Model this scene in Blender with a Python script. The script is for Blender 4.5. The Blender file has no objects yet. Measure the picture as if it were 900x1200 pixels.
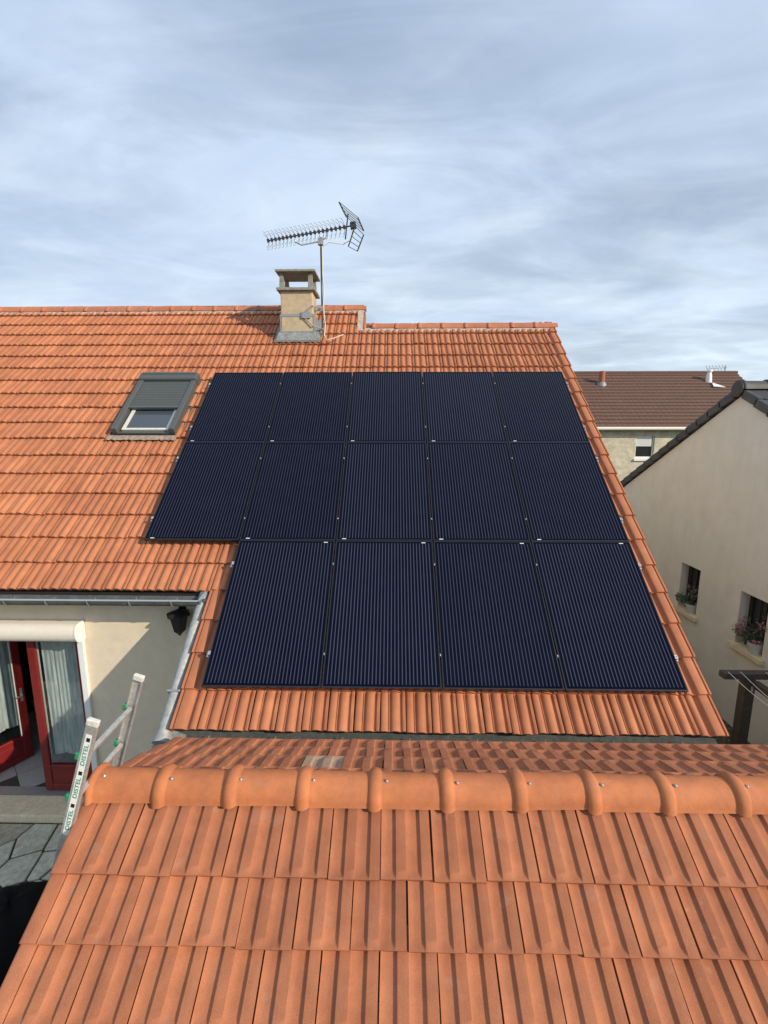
import bpy, bmesh, math, random
from mathutils import Vector, Matrix
R = math.radians
random.seed(7)
scene = bpy.context.scene
COL = scene.collection
# ------------------------------------------------------------------ camera, sky, sun, exposure
CZ = 4.84                                   # eye height above the patio
cam_d = bpy.data.cameras.new('camera'); cam = bpy.data.objects.new('camera', cam_d); COL.objects.link(cam)
cam.location = (0, 0, CZ)
cam.rotation_euler = (R(90 - 10.0), 0, R(1.11))
cam_d.sensor_fit = 'VERTICAL'; cam_d.sensor_height = 36.0; cam_d.lens = 36.0 * 552.2 / 1200.0
cam_d.clip_start = 0.05; cam_d.clip_end = 3000
scene.camera = cam

SUN = Vector((1.82, -1.10, 1.0)).normalized()
w = bpy.data.worlds.new('World'); scene.world = w; w.use_nodes = True
nt = w.node_tree; N = nt.nodes; LK = nt.links
for n_ in list(N): N.remove(n_)
wo = N.new('ShaderNodeOutputWorld'); bg = N.new('ShaderNodeBackground'); bg.inputs['Strength'].default_value = 0.10
sky = N.new('ShaderNodeTexSky'); sky.sky_type = 'NISHITA'; sky.sun_disc = False
sky.sun_elevation = math.asin(SUN.z); sky.sun_rotation = math.atan2(SUN.x, SUN.y)
sky.air_density = 1.0; sky.dust_density = 1.0; sky.ozone_density = 1.6
# thin veil clouds laid on a plane above the place
tc = N.new('ShaderNodeTexCoord'); sep = N.new('ShaderNodeSeparateXYZ'); LK.new(tc.outputs['Generated'], sep.inputs[0])
def mth(op, a, b=None, c=None):
    m = N.new('ShaderNodeMath'); m.operation = op
    for i, v in enumerate((a, b, c)):
        if v is None: continue
        if isinstance(v, (int, float)): m.inputs[i].default_value = v
        else: LK.new(v, m.inputs[i])
    return m.outputs[0]
zz = mth('ADD', mth('MAXIMUM', sep.outputs[2], 0.0), 0.10)
cx = mth('DIVIDE', sep.outputs[0], zz); cy = mth('DIVIDE', sep.outputs[1], zz)
cmb = N.new('ShaderNodeCombineXYZ'); LK.new(cx, cmb.inputs[0]); LK.new(cy, cmb.inputs[1])
def cloud(rot, sx, sy, scale, detail, dist, lo, hi, off):
    mp = N.new('ShaderNodeMapping'); mp.inputs['Rotation'].default_value = (0, 0, R(rot)); mp.inputs['Scale'].default_value = (sx, sy, 1); mp.inputs['Location'].default_value = off
    LK.new(cmb.outputs[0], mp.inputs[0])
    nz = N.new('ShaderNodeTexNoise'); nz.inputs['Scale'].default_value = scale; nz.inputs['Detail'].default_value = detail; nz.inputs['Roughness'].default_value = 0.55; nz.inputs['Distortion'].default_value = dist
    LK.new(mp.outputs[0], nz.inputs['Vector'])
    mr = N.new('ShaderNodeMapRange'); mr.interpolation_type = 'SMOOTHSTEP'; mr.inputs['From Min'].default_value = lo; mr.inputs['From Max'].default_value = hi
    LK.new(nz.outputs['Fac'], mr.inputs['Value'])
    return mr.outputs['Result']
c1 = cloud(20, 0.9, 1.2, 0.9, 7, 0.4, 0.25, 0.75, (5.1, 2.7, 0))
c2 = cloud(-28, 0.8, 1.5, 1.5, 12, 0.9, 0.36, 0.74, (7.3, 4.4, 0))
c3 = cloud(10, 1, 1.3, 1.1, 12, 0.9, 0.32, 0.72, (4.3, 6.4, 0))
cov = mth('MINIMUM', mth('ADD', mth('ADD', mth('MULTIPLY', c1, 0.45), mth('MULTIPLY', c2, 0.28)), 0.46), 0.96)
tone = N.new('ShaderNodeMix'); tone.data_type = 'RGBA'
tone.inputs['A'].default_value = (5.7, 7.1, 9.3, 1); tone.inputs['B'].default_value = (8.5, 9.8, 11.1, 1)
hz = mth('POWER', mth('SUBTRACT', 1.0, mth('MAXIMUM', sep.outputs[2], 0.0)), 3.0)
LK.new(mth('MINIMUM', mth('ADD', mth('MULTIPLY', c3, 0.50), mth('MULTIPLY', hz, 0.78)), 1.0), tone.inputs['Factor'])
mix = N.new('ShaderNodeMix'); mix.data_type = 'RGBA'
LK.new(cov, mix.inputs['Factor']); LK.new(sky.outputs[0], mix.inputs['A']); LK.new(tone.outputs['Result'], mix.inputs['B'])
LK.new(mix.outputs['Result'], bg.inputs['Color']); LK.new(bg.outputs[0], wo.inputs[0])

sd = bpy.data.lights.new('sun', 'SUN'); sd.energy = 4.6; sd.angle = R(0.6); sd.color = (1.0, 0.88, 0.71)
so = bpy.data.objects.new('sun', sd); COL.objects.link(so); so.location = SUN * 40
so.rotation_euler = (-SUN).to_track_quat('-Z', 'Y').to_euler()
scene.view_settings.view_transform = 'Standard'; scene.view_settings.look = 'None'
scene.view_settings.exposure = 0.0; scene.view_settings.gamma = 1.0; scene.view_settings.use_curve_mapping = False

# ------------------------------------------------------------------ materials
MATS = {}
def material(name, col, rough=0.7, var=0.0, vscale=6.0, col2=None, bump=0.0, bscale=60.0, metal=0.0, spec=0.5, tint=0.0, speck=None, fine=0.0, streak=None):
    m = bpy.data.materials.new(name); m.use_nodes = True
    t = m.node_tree; nd = t.nodes; lk = t.links; p = nd['Principled BSDF']
    p.inputs['Roughness'].default_value = rough; p.inputs['Metallic'].default_value = metal
    p.inputs['Specular IOR Level'].default_value = spec
    geo = nd.new('ShaderNodeNewGeometry'); pos = geo.outputs['Position']
    def noise(scale, detail=5, rg=0.6):
        z = nd.new('ShaderNodeTexNoise'); z.inputs['Scale'].default_value = scale; z.inputs['Detail'].default_value = detail; z.inputs['Roughness'].default_value = rg
        lk.new(pos, z.inputs['Vector']); return z.outputs['Fac']
    def rng(v, a, b, c, d):
        r = nd.new('ShaderNodeMapRange'); r.inputs[1].default_value = a; r.inputs[2].default_value = b; r.inputs[3].default_value = c; r.inputs[4].default_value = d
        lk.new(v, r.inputs[0]); return r.outputs[0]
    def mixc(f, a, b, mode='MIX'):
        x = nd.new('ShaderNodeMix'); x.data_type = 'RGBA'; x.blend_type = mode
        if isinstance(f, float): x.inputs['Factor'].default_value = f
        else: lk.new(f, x.inputs['Factor'])
        for s, v in (('A', a), ('B', b)):
            if isinstance(v, tuple): x.inputs[s].default_value = (*v, 1) if len(v) == 3 else v
            else: lk.new(v, x.inputs[s])
        return x.outputs['Result']
    c = tuple(col)
    if col2 is not None: c = mixc(rng(noise(vscale), 0.36, 0.66, 0, 1), tuple(col), tuple(col2))
    if var > 0:
        g = rng(noise(vscale * 2.7, 7), 0.3, 0.7, 1 - var, 1 + var)
        k = nd.new('ShaderNodeCombineColor')
        for i in range(3): lk.new(g, k.inputs[i])
        c = mixc(1.0, c, k.outputs[0], 'MULTIPLY')
    if fine > 0:
        g = rng(noise(420, 2), 0.3, 0.7, 1 - fine, 1 + fine)
        k = nd.new('ShaderNodeCombineColor')
        for i in range(3): lk.new(g, k.inputs[i])
        c = mixc(1.0, c, k.outputs[0], 'MULTIPLY')
    if tint > 0:
        at = nd.new('ShaderNodeAttribute'); at.attribute_name = 'tint'
        g = rng(at.outputs['Fac'], 0, 1, 1 - tint, 1 + tint)
        k = nd.new('ShaderNodeCombineColor'); lk.new(g, k.inputs[0])
        lk.new(rng(at.outputs['Fac'], 0, 1, 1 - tint * 1.25, 1 + tint * 1.25), k.inputs[1]); lk.new(rng(at.outputs['Fac'], 0, 1, 1 - tint * 1.4, 1 + tint * 1.4), k.inputs[2])
        c = mixc(1.0, c, k.outputs[0], 'MULTIPLY')
    if speck:                                   # (scale, threshold, colour, strength): lichen, dirt, chalk
        for sc_, th_, cc_, st_ in speck:
            f = rng(noise(sc_, 4, 0.7), th_, th_ + 0.06, 0, st_); c = mixc(f, c, cc_)
    if streak:                                  # run-off: noise drawn out along the fall of the surface
        vec, st_, cc_ = streak
        mp = nd.new('ShaderNodeMapping'); mp.inputs['Scale'].default_value = vec; lk.new(pos, mp.inputs[0])
        z = nd.new('ShaderNodeTexNoise'); z.inputs['Scale'].default_value = 1.0; z.inputs['Detail'].default_value = 6; z.inputs['Roughness'].default_value = 0.65; lk.new(mp.outputs[0], z.inputs['Vector'])
        c = mixc(rng(z.outputs['Fac'], 0.46, 0.72, 0, st_), c, cc_)
    if isinstance(c, tuple): p.inputs['Base Color'].default_value = (*c, 1)
    else: lk.new(c, p.inputs['Base Color'])
    if bump > 0:
        b = nd.new('ShaderNodeBump'); b.inputs['Strength'].default_value = bump; b.inputs['Distance'].default_value = 0.01
        lk.new(noise(bscale, 6), b.inputs['Height']); lk.new(b.outputs[0], p.inputs['Normal'])
    MATS[name] = m
    return m
M_tile = material('terracotta_main', (0.455, 0.172, 0.077), 0.82, 0.12, 2.2, (0.405, 0.142, 0.062), 0.25, 90, tint=0.12, fine=0.14, streak=((7, .7, .7), .35, (0.27, 0.10, 0.055)),
                  speck=[(0.9, 0.55, (0.40, 0.145, 0.070), 0.45), (9, 0.64, (0.30, 0.12, 0.07), 0.6), (38, 0.70, (0.16, 0.09, 0.06), 0.6), (55, 0.735, (0.55, 0.45, 0.36), 0.5)])
M_ridge = material('terracotta_ridge', (0.45, 0.152, 0.072), 0.78, 0.12, 3, (0.40, 0.138, 0.066), 0.2, 120, tint=0.14, fine=0.08,
                   speck=[(5, 0.62, (0.44, 0.20, 0.12), 0.5), (70, 0.72, (0.62, 0.47, 0.36), 0.5)])
M_near = material('terracotta_annex', (0.445, 0.156, 0.068), 0.88, 0.13, 3.2, (0.385, 0.134, 0.062), 0.5, 260, tint=0.15, fine=0.28, streak=((26, 2.2, 2.2), .30, (0.46, 0.21, 0.12)),
                  speck=[(7, 0.60, (0.40, 0.18, 0.105), 0.6), (120, 0.67, (0.56, 0.38, 0.27), 0.6), (26, 0.68, (0.19, 0.09, 0.06), 0.6), (48, 0.70, (0.50, 0.40, 0.31), 0.5)])
M_nridge = material('terracotta_annex_ridge', (0.51, 0.168, 0.060), 0.78, 0.14, 4, (0.43, 0.146, 0.058), 0.35, 220, tint=0.10, fine=0.20,
                    speck=[(6, 0.60, (0.44, 0.185, 0.10), 0.45), (30, 0.68, (0.24, 0.11, 0.07), 0.5), (95, 0.69, (0.62, 0.48, 0.37), 0.6)])
M_pale = material('lichen_tile', (0.44, 0.29, 0.19), 0.9, 0.15, 14, (0.38, 0.24, 0.16), 0.5, 200, fine=0.15)
M_mortar = material('mortar', (0.52, 0.44, 0.37), 0.95, 0.25, 12, (0.40, 0.30, 0.24), 0.8, 80)
M_zinc = material('zinc', (0.30, 0.32, 0.325), 0.42, 0.16, 7, (0.40, 0.415, 0.41), 0.15, 40, metal=0.55)
M_zincold = material('weathered_zinc', (0.33, 0.345, 0.34), 0.6, 0.2, 9, (0.44, 0.44, 0.42), 0.25, 50, metal=0.35)
M_gutd = material('dark_gutter', (0.075, 0.085, 0.082), 0.7, 0.25, 10, (0.11, 0.12, 0.115), 0.2, 50)
M_lead = material('grey_flashing', (0.22, 0.235, 0.23), 0.6, 0.25, 10, (0.32, 0.335, 0.32), 0.4, 50, metal=0.2)
M_deck = material('roof_deck', (0.10, 0.055, 0.035), 0.9, 0.2, 6)
M_black = material('black_anodised', (0.012, 0.014, 0.019), 0.38, spec=0.5)
M_alu = material('aluminium', (0.62, 0.62, 0.61), 0.38, 0.08, 20, metal=0.85)
M_alud = material('worn_aluminium', (0.50, 0.49, 0.46), 0.5, 0.22, 14, (0.60, 0.59, 0.56), 0.3, 90, metal=0.6)
M_white = material('white_plastic', (0.78, 0.78, 0.76), 0.45, 0.05, 8)
M_cap = material('dirty_white_plastic', (0.62, 0.60, 0.55), 0.6, 0.2, 25)
M_render = material('cream_render', (0.76, 0.655, 0.49), 0.9, 0.06, 2.5, (0.72, 0.62, 0.465), 0.5, 320, fine=0.06)
M_chim = material('chimney_render', (0.54, 0.43, 0.28), 0.95, 0.12, 6, (0.48, 0.385, 0.25), 0.8, 90, speck=[(5, 0.66, (0.34, 0.28, 0.19), 0.4)])
M_conc = material('old_concrete', (0.30, 0.29, 0.245), 0.95, 0.25, 9, (0.22, 0.225, 0.19), 0.8, 70)
M_red = material('red_painted_wood', (0.17, 0.012, 0.012), 0.35, 0.12, 5)
M_shut = material('white_shutter', (0.74, 0.69, 0.60), 0.5, 0.04, 6)
M_dark = material('room_shade', (0.035, 0.028, 0.024), 0.9, 0.2, 3)  # near-black colour stands in for the shade inside the room
M_room = material('room_plaster', (0.35, 0.31, 0.26), 0.9)
M_ftile = material('floor_tile', (0.40, 0.385, 0.36), 0.3, 0.08, 7)
M_sill = material('cut_stone', (0.76, 0.64, 0.44), 0.85, 0.14, 9, (0.66, 0.55, 0.37), 0.4, 80)
M_flag = material('flagstone', (0.42, 0.40, 0.31), 0.9, 0.25, 7, (0.50, 0.475, 0.38), 0.8, 40, tint=0.25, speck=[(13, 0.63, (0.07, 0.075, 0.06), 0.6)])
M_joint = material('dark_joint', (0.06, 0.052, 0.04), 1.0, 0.3, 9, bump=0.8, bscale=50)
M_sack = material('black_sack_plastic', (0.005, 0.005, 0.005), 0.8, spec=0.12)
M_grey = material('grey_lacquer', (0.088, 0.094, 0.092), 0.45, 0.05, 8, metal=0.1)
M_grey2 = material('slate_lacquer', (0.085, 0.095, 0.10), 0.5, 0.05, 8)
M_nwall = material('beige_render', (0.76, 0.70, 0.61), 0.93, 0.05, 1.2, (0.73, 0.67, 0.58), 0.4, 300, speck=[(1.3, 0.60, (0.65, 0.59, 0.51), 0.35), (4.5, 0.66, (0.67, 0.61, 0.53), 0.35)], streak=((5, 5, .35), .30, (0.60, 0.545, 0.47)), fine=0.06)
M_ntile = material('anthracite_tile', (0.045, 0.045, 0.048), 0.6, 0.2, 8, (0.065, 0.065, 0.064), 0.3, 90, tint=0.2)
M_fwall = material('mottled_render', (0.60, 0.545, 0.41), 0.95, 0.2, 1.6, (0.50, 0.45, 0.33), 0.6, 30, speck=[(3.2, 0.58, (0.36, 0.33, 0.24), 0.45)])
M_wood = material('dark_timber', (0.045, 0.034, 0.026), 0.8, 0.3, 20, (0.07, 0.055, 0.042), 0.5, 60)
M_wire = material('pale_wire', (0.62, 0.60, 0.55), 0.5)
M_cable = material('cream_cable', (0.66, 0.60, 0.48), 0.6)
M_steel = material('galvanised_steel', (0.38, 0.39, 0.385), 0.5, 0.15, 20, metal=0.6)
M_mast = material('rusty_mast', (0.15, 0.125, 0.11), 0.7, 0.25, 20, metal=0.2)
M_antb = material('antenna_black', (0.018, 0.018, 0.02), 0.5)
M_lamp = material('black_iron', (0.02, 0.017, 0.015), 0.6, 0.2, 20)
M_pot = material('white_pot', (0.55, 0.54, 0.51), 0.6, 0.08, 20)
M_leaf = material('geranium_leaf', (0.05, 0.085, 0.03), 0.7, 0.3, 40, (0.09, 0.085, 0.045))
M_petal = material('pink_petal', (0.55, 0.10, 0.20), 0.6, 0.2, 50)
M_green = material('green_plastic', (0.02, 0.26, 0.11), 0.5)
M_greeni = material('green_ink', (0.01, 0.30, 0.17), 0.6)
M_ink = material('black_ink', (0.01, 0.01, 0.01), 0.6)
M_sticker = material('white_sticker', (0.80, 0.80, 0.78), 0.45)
M_brick = material('orange_clay_pipe', (0.33, 0.12, 0.055), 0.8, 0.15, 9)
M_peb = material('pebble', (0.15, 0.15, 0.12), 0.9, 0.4, 25, (0.09, 0.105, 0.06))
M_gr = material('soil_and_gravel', (0.075, 0.072, 0.052), 1.0, 0.3, 1.2, (0.05, 0.065, 0.03), 0.9, 30)

def glass(name, tintc, rough=0.03, alpha=0.25):
    m = bpy.data.materials.new(name); m.use_nodes = True; t = m.node_tree; nd = t.nodes; lk = t.links
    nd.remove(nd['Principled BSDF']); out = nd['Material Output']
    tr = nd.new('ShaderNodeBsdfTransparent'); tr.inputs[0].default_value = (*tintc, 1)
    gl = nd.new('ShaderNodeBsdfGlossy'); gl.inputs['Roughness'].default_value = rough
    lw = nd.new('ShaderNodeNewGeometry'); dt = nd.new('ShaderNodeVectorMath'); dt.operation = 'DOT_PRODUCT'; lk.new(lw.outputs['Normal'], dt.inputs[0]); lk.new(lw.outputs['Incoming'], dt.inputs[1])
    def m2(op, a, b, c=None):
        q = nd.new('ShaderNodeMath'); q.operation = op
        for i, v in enumerate((a, b, c)):
            if v is None: continue
            if isinstance(v, (int, float)): q.inputs[i].default_value = v
            else: lk.new(v, q.inputs[i])
        return q
    ab = m2('ABSOLUTE', dt.outputs['Value'], None)
    sc_ = m2('MULTIPLY_ADD', m2('POWER', m2('SUBTRACT', 1.0, ab.outputs[0]).outputs[0], 5.0).outputs[0], 0.9, 0.06)
    mx = nd.new('ShaderNodeMixShader'); lk.new(sc_.outputs[0], mx.inputs[0]); lk.new(tr.outputs[0], mx.inputs[1]); lk.new(gl.outputs[0], mx.inputs[2])
    lk.new(mx.outputs[0], out.inputs[0]); return m
M_glass = glass('window_glass', (0.86, 0.9, 0.9))
M_wpane = material('sky_pane', (0.06, 0.072, 0.088), 0.05, spec=1.0)  # part of the sky reflection is put into this bluish base colour
M_glassd = material('dark_pane', (0.015, 0.017, 0.018), 0.05, spec=0.9)
def sheer():
    m = bpy.data.materials.new('lace'); m.use_nodes = True; t = m.node_tree; nd = t.nodes; lk = t.links
    p = nd['Principled BSDF']; p.inputs['Base Color'].default_value = (0.78, 0.80, 0.78, 1); p.inputs['Roughness'].default_value = 0.95
    tc_ = nd.new('ShaderNodeTexCoord'); z = nd.new('ShaderNodeTexNoise'); z.inputs['Scale'].default_value = 35; z.inputs['Detail'].default_value = 3
    mp = nd.new('ShaderNodeMapping'); mp.inputs['Scale'].default_value = (1, 1, 0.12); lk.new(tc_.outputs['Object'], mp.inputs[0]); lk.new(mp.outputs[0], z.inputs['Vector'])
    r = nd.new('ShaderNodeMapRange'); r.inputs[1].default_value = 0.3; r.inputs[2].default_value = 0.7; r.inputs[3].default_value = 0.52; r.inputs[4].default_value = 0.85
    lk.new(z.outputs['Fac'], r.inputs[0]); lk.new(r.outputs[0], p.inputs['Alpha']); return m
M_lace = sheer()

def pv_glass(pw, ph):
    """dark cells under glass with fine printed contact lines running up the module"""
    m = bpy.data.materials.new('solar_cells'); m.use_nodes = True; t = m.node_tree; nd = t.nodes; lk = t.links; p = nd['Principled BSDF']
    tc_ = nd.new('ShaderNodeTexCoord'); s = nd.new('ShaderNodeSeparateXYZ'); lk.new(tc_.outputs['Object'], s.inputs[0])
    def m1(op, a, b=None):
        q = nd.new('ShaderNodeMath'); q.operation = op
        for i, v in enumerate((a, b)):
            if v is None: continue
            if isinstance(v, (int, float)): q.inputs[i].default_value = v
            else: lk.new(v, q.inputs[i])
        return q.outputs[0]
    fx = m1('FRACT', m1('MULTIPLY', m1('ADD', s.outputs[0], -0.028), 30 / (pw - 0.056)))
    d = m1('ABSOLUTE', m1('SUBTRACT', fx, 0.5))
    ln = m1('POWER', m1('MAXIMUM', m1('SUBTRACT', 1.0, m1('MULTIPLY', d, 4.6)), 0.0), 1.3)
    inx = m1('MULTIPLY', m1('GREATER_THAN', s.outputs[0], 0.03), m1('LESS_THAN', s.outputs[0], pw - 0.03))
    iny = m1('MULTIPLY', m1('GREATER_THAN', s.outputs[1], 0.034), m1('LESS_THAN', s.outputs[1], ph - 0.034))
    ln = m1('MULTIPLY', ln, m1('MULTIPLY', inx, iny))
    # faint gap between cell rows
    fy = m1('FRACT', m1('MULTIPLY', m1('ADD', s.outputs[1], -0.03), 20 / (ph - 0.06)))
    gy = m1('MULTIPLY', m1('LESS_THAN', m1('ABSOLUTE', m1('SUBTRACT', fy, 0.5)), 0.02), 0.0)
    z = nd.new('ShaderNodeTexNoise'); z.inputs['Scale'].default_value = 1.7; z.inputs['Detail'].default_value = 3
    geo = nd.new('ShaderNodeNewGeometry'); lk.new(geo.outputs['Position'], z.inputs['Vector'])
    a = nd.new('ShaderNodeMix'); a.data_type = 'RGBA'; a.inputs['A'].default_value = (0.0014, 0.0022, 0.0095, 1); a.inputs['B'].default_value = (0.0024, 0.0034, 0.0115, 1); lk.new(z.outputs['Fac'], a.inputs['Factor'])
    oi = nd.new('ShaderNodeObjectInfo'); ln = m1('MULTIPLY', ln, m1('ADD', 0.72, m1('MULTIPLY', oi.outputs['Random'], 0.55)))
    b = nd.new('ShaderNodeMix'); b.data_type = 'RGBA'; lk.new(ln, b.inputs['Factor']); lk.new(a.outputs['Result'], b.inputs['A']); b.inputs['B'].default_value = (0.058, 0.068, 0.108, 1)
    c = nd.new('ShaderNodeMix'); c.data_type = 'RGBA'; lk.new(gy, c.inputs['Factor']); lk.new(b.outputs['Result'], c.inputs['A']); c.inputs['B'].default_value = (0.002, 0.002, 0.004, 1)
    # a breath of dust on the glass
    z2 = nd.new('ShaderNodeTexNoise'); z2.inputs['Scale'].default_value = 5; z2.inputs['Detail'].default_value = 8; z2.inputs['Roughness'].default_value = 0.7; lk.new(geo.outputs['Position'], z2.inputs['Vector'])
    rr = nd.new('ShaderNodeMapRange'); rr.inputs[1].default_value = 0.45; rr.inputs[2].default_value = 0.75; rr.inputs[3].default_value = 0.0; rr.inputs[4].default_value = 0.010; lk.new(z2.outputs['Fac'], rr.inputs[0])
    e = nd.new('ShaderNodeMix'); e.data_type = 'RGBA'; lk.new(rr.outputs[0], e.inputs['Factor']); lk.new(c.outputs['Result'], e.inputs['A']); e.inputs['B'].default_value = (0.30, 0.27, 0.24, 1)
    lk.new(e.outputs['Result'], p.inputs['Base Color']); p.inputs['Roughness'].default_value = 0.14; p.inputs['Specular IOR Level'].default_value = 0.07
    return m

# ------------------------------------------------------------------ mesh helpers
class MB:
    def __init__(s): s.v = []; s.f = []; s.t = None
    def add(s, vs, fs):
        o = len(s.v); s.v += [tuple(v) for v in vs]; s.f += [tuple(i + o for i in f) for f in fs]; return s
    def box(s, a, b):
        (x0, y0, z0), (x1, y1, z1) = a, b
        return s.add([(x0, y0, z0), (x1, y0, z0), (x1, y1, z0), (x0, y1, z0), (x0, y0, z1), (x1, y0, z1), (x1, y1, z1), (x0, y1, z1)],
                     [(0, 3, 2, 1), (4, 5, 6, 7), (0, 1, 5, 4), (1, 2, 6, 5), (2, 3, 7, 6), (3, 0, 4, 7)])
    def obox(s, c, ax, h):
        c = Vector(c); ax = [Vector(a).normalized() for a in ax]; vs = []
        for k in (-1, 1):
            for i, j in ((-1, -1), (1, -1), (1, 1), (-1, 1)): vs.append(c + ax[0] * h[0] * i + ax[1] * h[1] * j + ax[2] * h[2] * k)
        return s.add(vs, [(0, 3, 2, 1), (4, 5, 6, 7), (0, 1, 5, 4), (1, 2, 6, 5), (2, 3, 7, 6), (3, 0, 4, 7)])
    def tube(s, pts, r, n=8, caps=True):
        pts = [Vector(p) for p in pts]; rs = r if isinstance(r, (list, tuple)) else [r] * len(pts); vs = []; fs = []
        up = None
        for i, p in enumerate(pts):
            t = (pts[min(i + 1, len(pts) - 1)] - pts[max(i - 1, 0)]).normalized()
            a = t.orthogonal().normalized() if up is None else (up - t * up.dot(t)).normalized()
            up = a; b = t.cross(a)
            for k in range(n):
                g = 2 * math.pi * k / n; vs.append(p + (a * math.cos(g) + b * math.sin(g)) * rs[i])
        for i in range(len(pts) - 1):
            for k in range(n): fs.append((i * n + k, i * n + (k + 1) % n, (i + 1) * n + (k + 1) % n, (i + 1) * n + k))
        if caps: fs.append(tuple(range(n - 1, -1, -1))); fs.append(tuple((len(pts) - 1) * n + k for k in range(n)))
        return s.add(vs, fs)
    def lathe(s, prof, c=(0, 0, 0), n=16):
        vs = []; fs = []
        for (r, z) in prof:
            for k in range(n):
                g = 2 * math.pi * k / n; vs.append((c[0] + r * math.cos(g), c[1] + r * math.sin(g), c[2] + z))
        for i in range(len(prof) - 1):
            for k in range(n): fs.append((i * n + k, i * n + (k + 1) % n, (i + 1) * n + (k + 1) % n, (i + 1) * n + k))
        fs.append(tuple(range(n - 1, -1, -1))); fs.append(tuple((len(prof) - 1) * n + k for k in range(n)))
        return s.add(vs, fs)
    def prism(s, poly, d):
        d = Vector(d); n = len(poly); P = [Vector(p) for p in poly]
        return s.add(P + [p + d for p in P], [tuple(range(n - 1, -1, -1)), tuple(range(n, 2 * n))] + [(i, (i + 1) % n, n + (i + 1) % n, n + i) for i in range(n)])
    def grid(s, fn, nu, nv):
        vs = [fn(i / nu, j / nv) for j in range(nv + 1) for i in range(nu + 1)]
        return s.add(vs, [(j * (nu + 1) + i, j * (nu + 1) + i + 1, (j + 1) * (nu + 1) + i + 1, (j + 1) * (nu + 1) + i) for j in range(nv) for i in range(nu)])
    def mesh(s, name, mat, smooth=False, off=(0, 0, 0), fix=True, sharp=40):
        me = bpy.data.meshes.new(name); o = Vector(off)
        me.from_pydata([Vector(v) - o for v in s.v], [], s.f)
        if fix:
            bm = bmesh.new(); bm.from_mesh(me); bmesh.ops.recalc_face_normals(bm, faces=bm.faces); bm.to_mesh(me); bm.free()
        if smooth:
            me.polygons.foreach_set('use_smooth', [True] * len(me.polygons)); me.set_sharp_from_angle(angle=R(sharp))
        me.materials.append(mat); me.update(); return me
WL = {}
def wl(o): return WL.get(o.name, Vector((0, 0, 0)))
def link(name, data, parent=None, loc=(0, 0, 0)):
    o = bpy.data.objects.new(name, data); COL.objects.link(o); loc = Vector(loc)
    if parent is not None: o.parent = parent; o.location = loc - wl(parent)
    else: o.location = loc
    WL[o.name] = loc; return o
def build(mb, name, mat, parent=None, smooth=False, loc=None, bevel=0.0, sharp=40):
    """mesh given in world coordinates; its origin goes to loc (or the parent's place)"""
    if loc is None: loc = wl(parent) if parent is not None else (0, 0, 0)
    o = link(name, mb.mesh(name, mat, smooth, loc, sharp=sharp), parent, loc)
    if bevel > 0:
        b = o.modifiers.new('bevel', 'BEVEL'); b.width = bevel; b.segments = 2; b.limit_method = 'ANGLE'; b.angle_limit = R(40)
    return o
def tag(o, label, cat, group=None, kind=None):
    if label: o['label'] = label
    if cat: o['category'] = cat
    if group: o['group'] = group
    if kind: o['kind'] = kind
    return o
def thing(name, loc, label, cat, group=None): return tag(link(name, None, None, loc), label, cat, group)

# ------------------------------------------------------------------ shared roof frame of the house
TH = R(39.97); CO, SI = math.cos(TH), math.sin(TH)
NRM = Vector((0, -SI, CO)); UP = Vector((0, CO, SI))
PX0, PY0, PZ0 = -2.988, 8.111, CZ + 0.935       # upper left corner of the panel field, panel glass plane
PW, PH = 1.154, 1.742                           # module pitch across and down
def rp(x, s, h=0.0):                            # x, metres down the slope from the panel top, metres off the glass plane
    return Vector((x, PY0, PZ0)) - UP * s + NRM * h
HT = -0.140                                     # tile bed plane below the glass plane
TW, TG, TL = 5.08 / 21, 0.3687, 0.43            # tile cover width, gauge, length
XL, XR = -2.05, 3.03                            # verges of the low lean-to slope
S_EAVE = 5.585; S_EAVE_L = S_EAVE - 4 * TG
S_RIDGE_R, S_RIDGE_L = -1.60, -2.30
X_STEP = XL + 6 * TW                            # where the taller roof stops
NX_L = 31                                       # tiles to the left of XL

# ================================================================== SETTING
g = MB().box((-400, -300, -0.3), (400, 600, -0.004))
tag(build(g, 'ground', M_gr), None, None, kind='structure')
# patio of irregular flags beside the annex
patio = build(MB().box((-7.5, 1.5, -0.02), (-2.35, 5.02, 0.002)), 'patio', M_joint); tag(patio, None, None, kind='structure')
def voronoi(x0, x1, y0, y1, cell, seed):
    rnd = random.Random(seed); pts = []
    nx = int((x1 - x0) / cell); ny = int((y1 - y0) / cell)
    for j in range(ny):
        for i in range(nx): pts.append((x0 + (i + 0.5 + rnd.uniform(-.47, .47)) * cell, y0 + (j + 0.5 + rnd.uniform(-.47, .47)) * cell))
    out = []
    for a in pts:
        poly = [(x0, y0), (x1, y0), (x1, y1), (x0, y1)]
        for b in pts:
            if b is a or (a[0] - b[0]) ** 2 + (a[1] - b[1]) ** 2 > (3 * cell) ** 2: continue
            mx, my = (a[0] + b[0]) / 2, (a[1] + b[1]) / 2; dx, dy = b[0] - a[0], b[1] - a[1]; l = math.hypot(dx, dy); res = []
            sd_ = lambda p: ((p[0] - mx) * dx + (p[1] - my) * dy) / l + 0.012
            for k in range(len(poly)):
                p, q = poly[k], poly[(k + 1) % len(poly)]; sp, sq = sd_(p), sd_(q)
                if sp <= 0: res.append(p)
                if (sp < 0) != (sq < 0) and sp != sq:
                    u = sp / (sp - sq); res.append((p[0] + (q[0] - p[0]) * u, p[1] + (q[1] - p[1]) * u))
            poly = res
            if len(poly) < 3: break
        if len(poly) >= 3: out.append(poly)
    return out
rf = random.Random(5)
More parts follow.
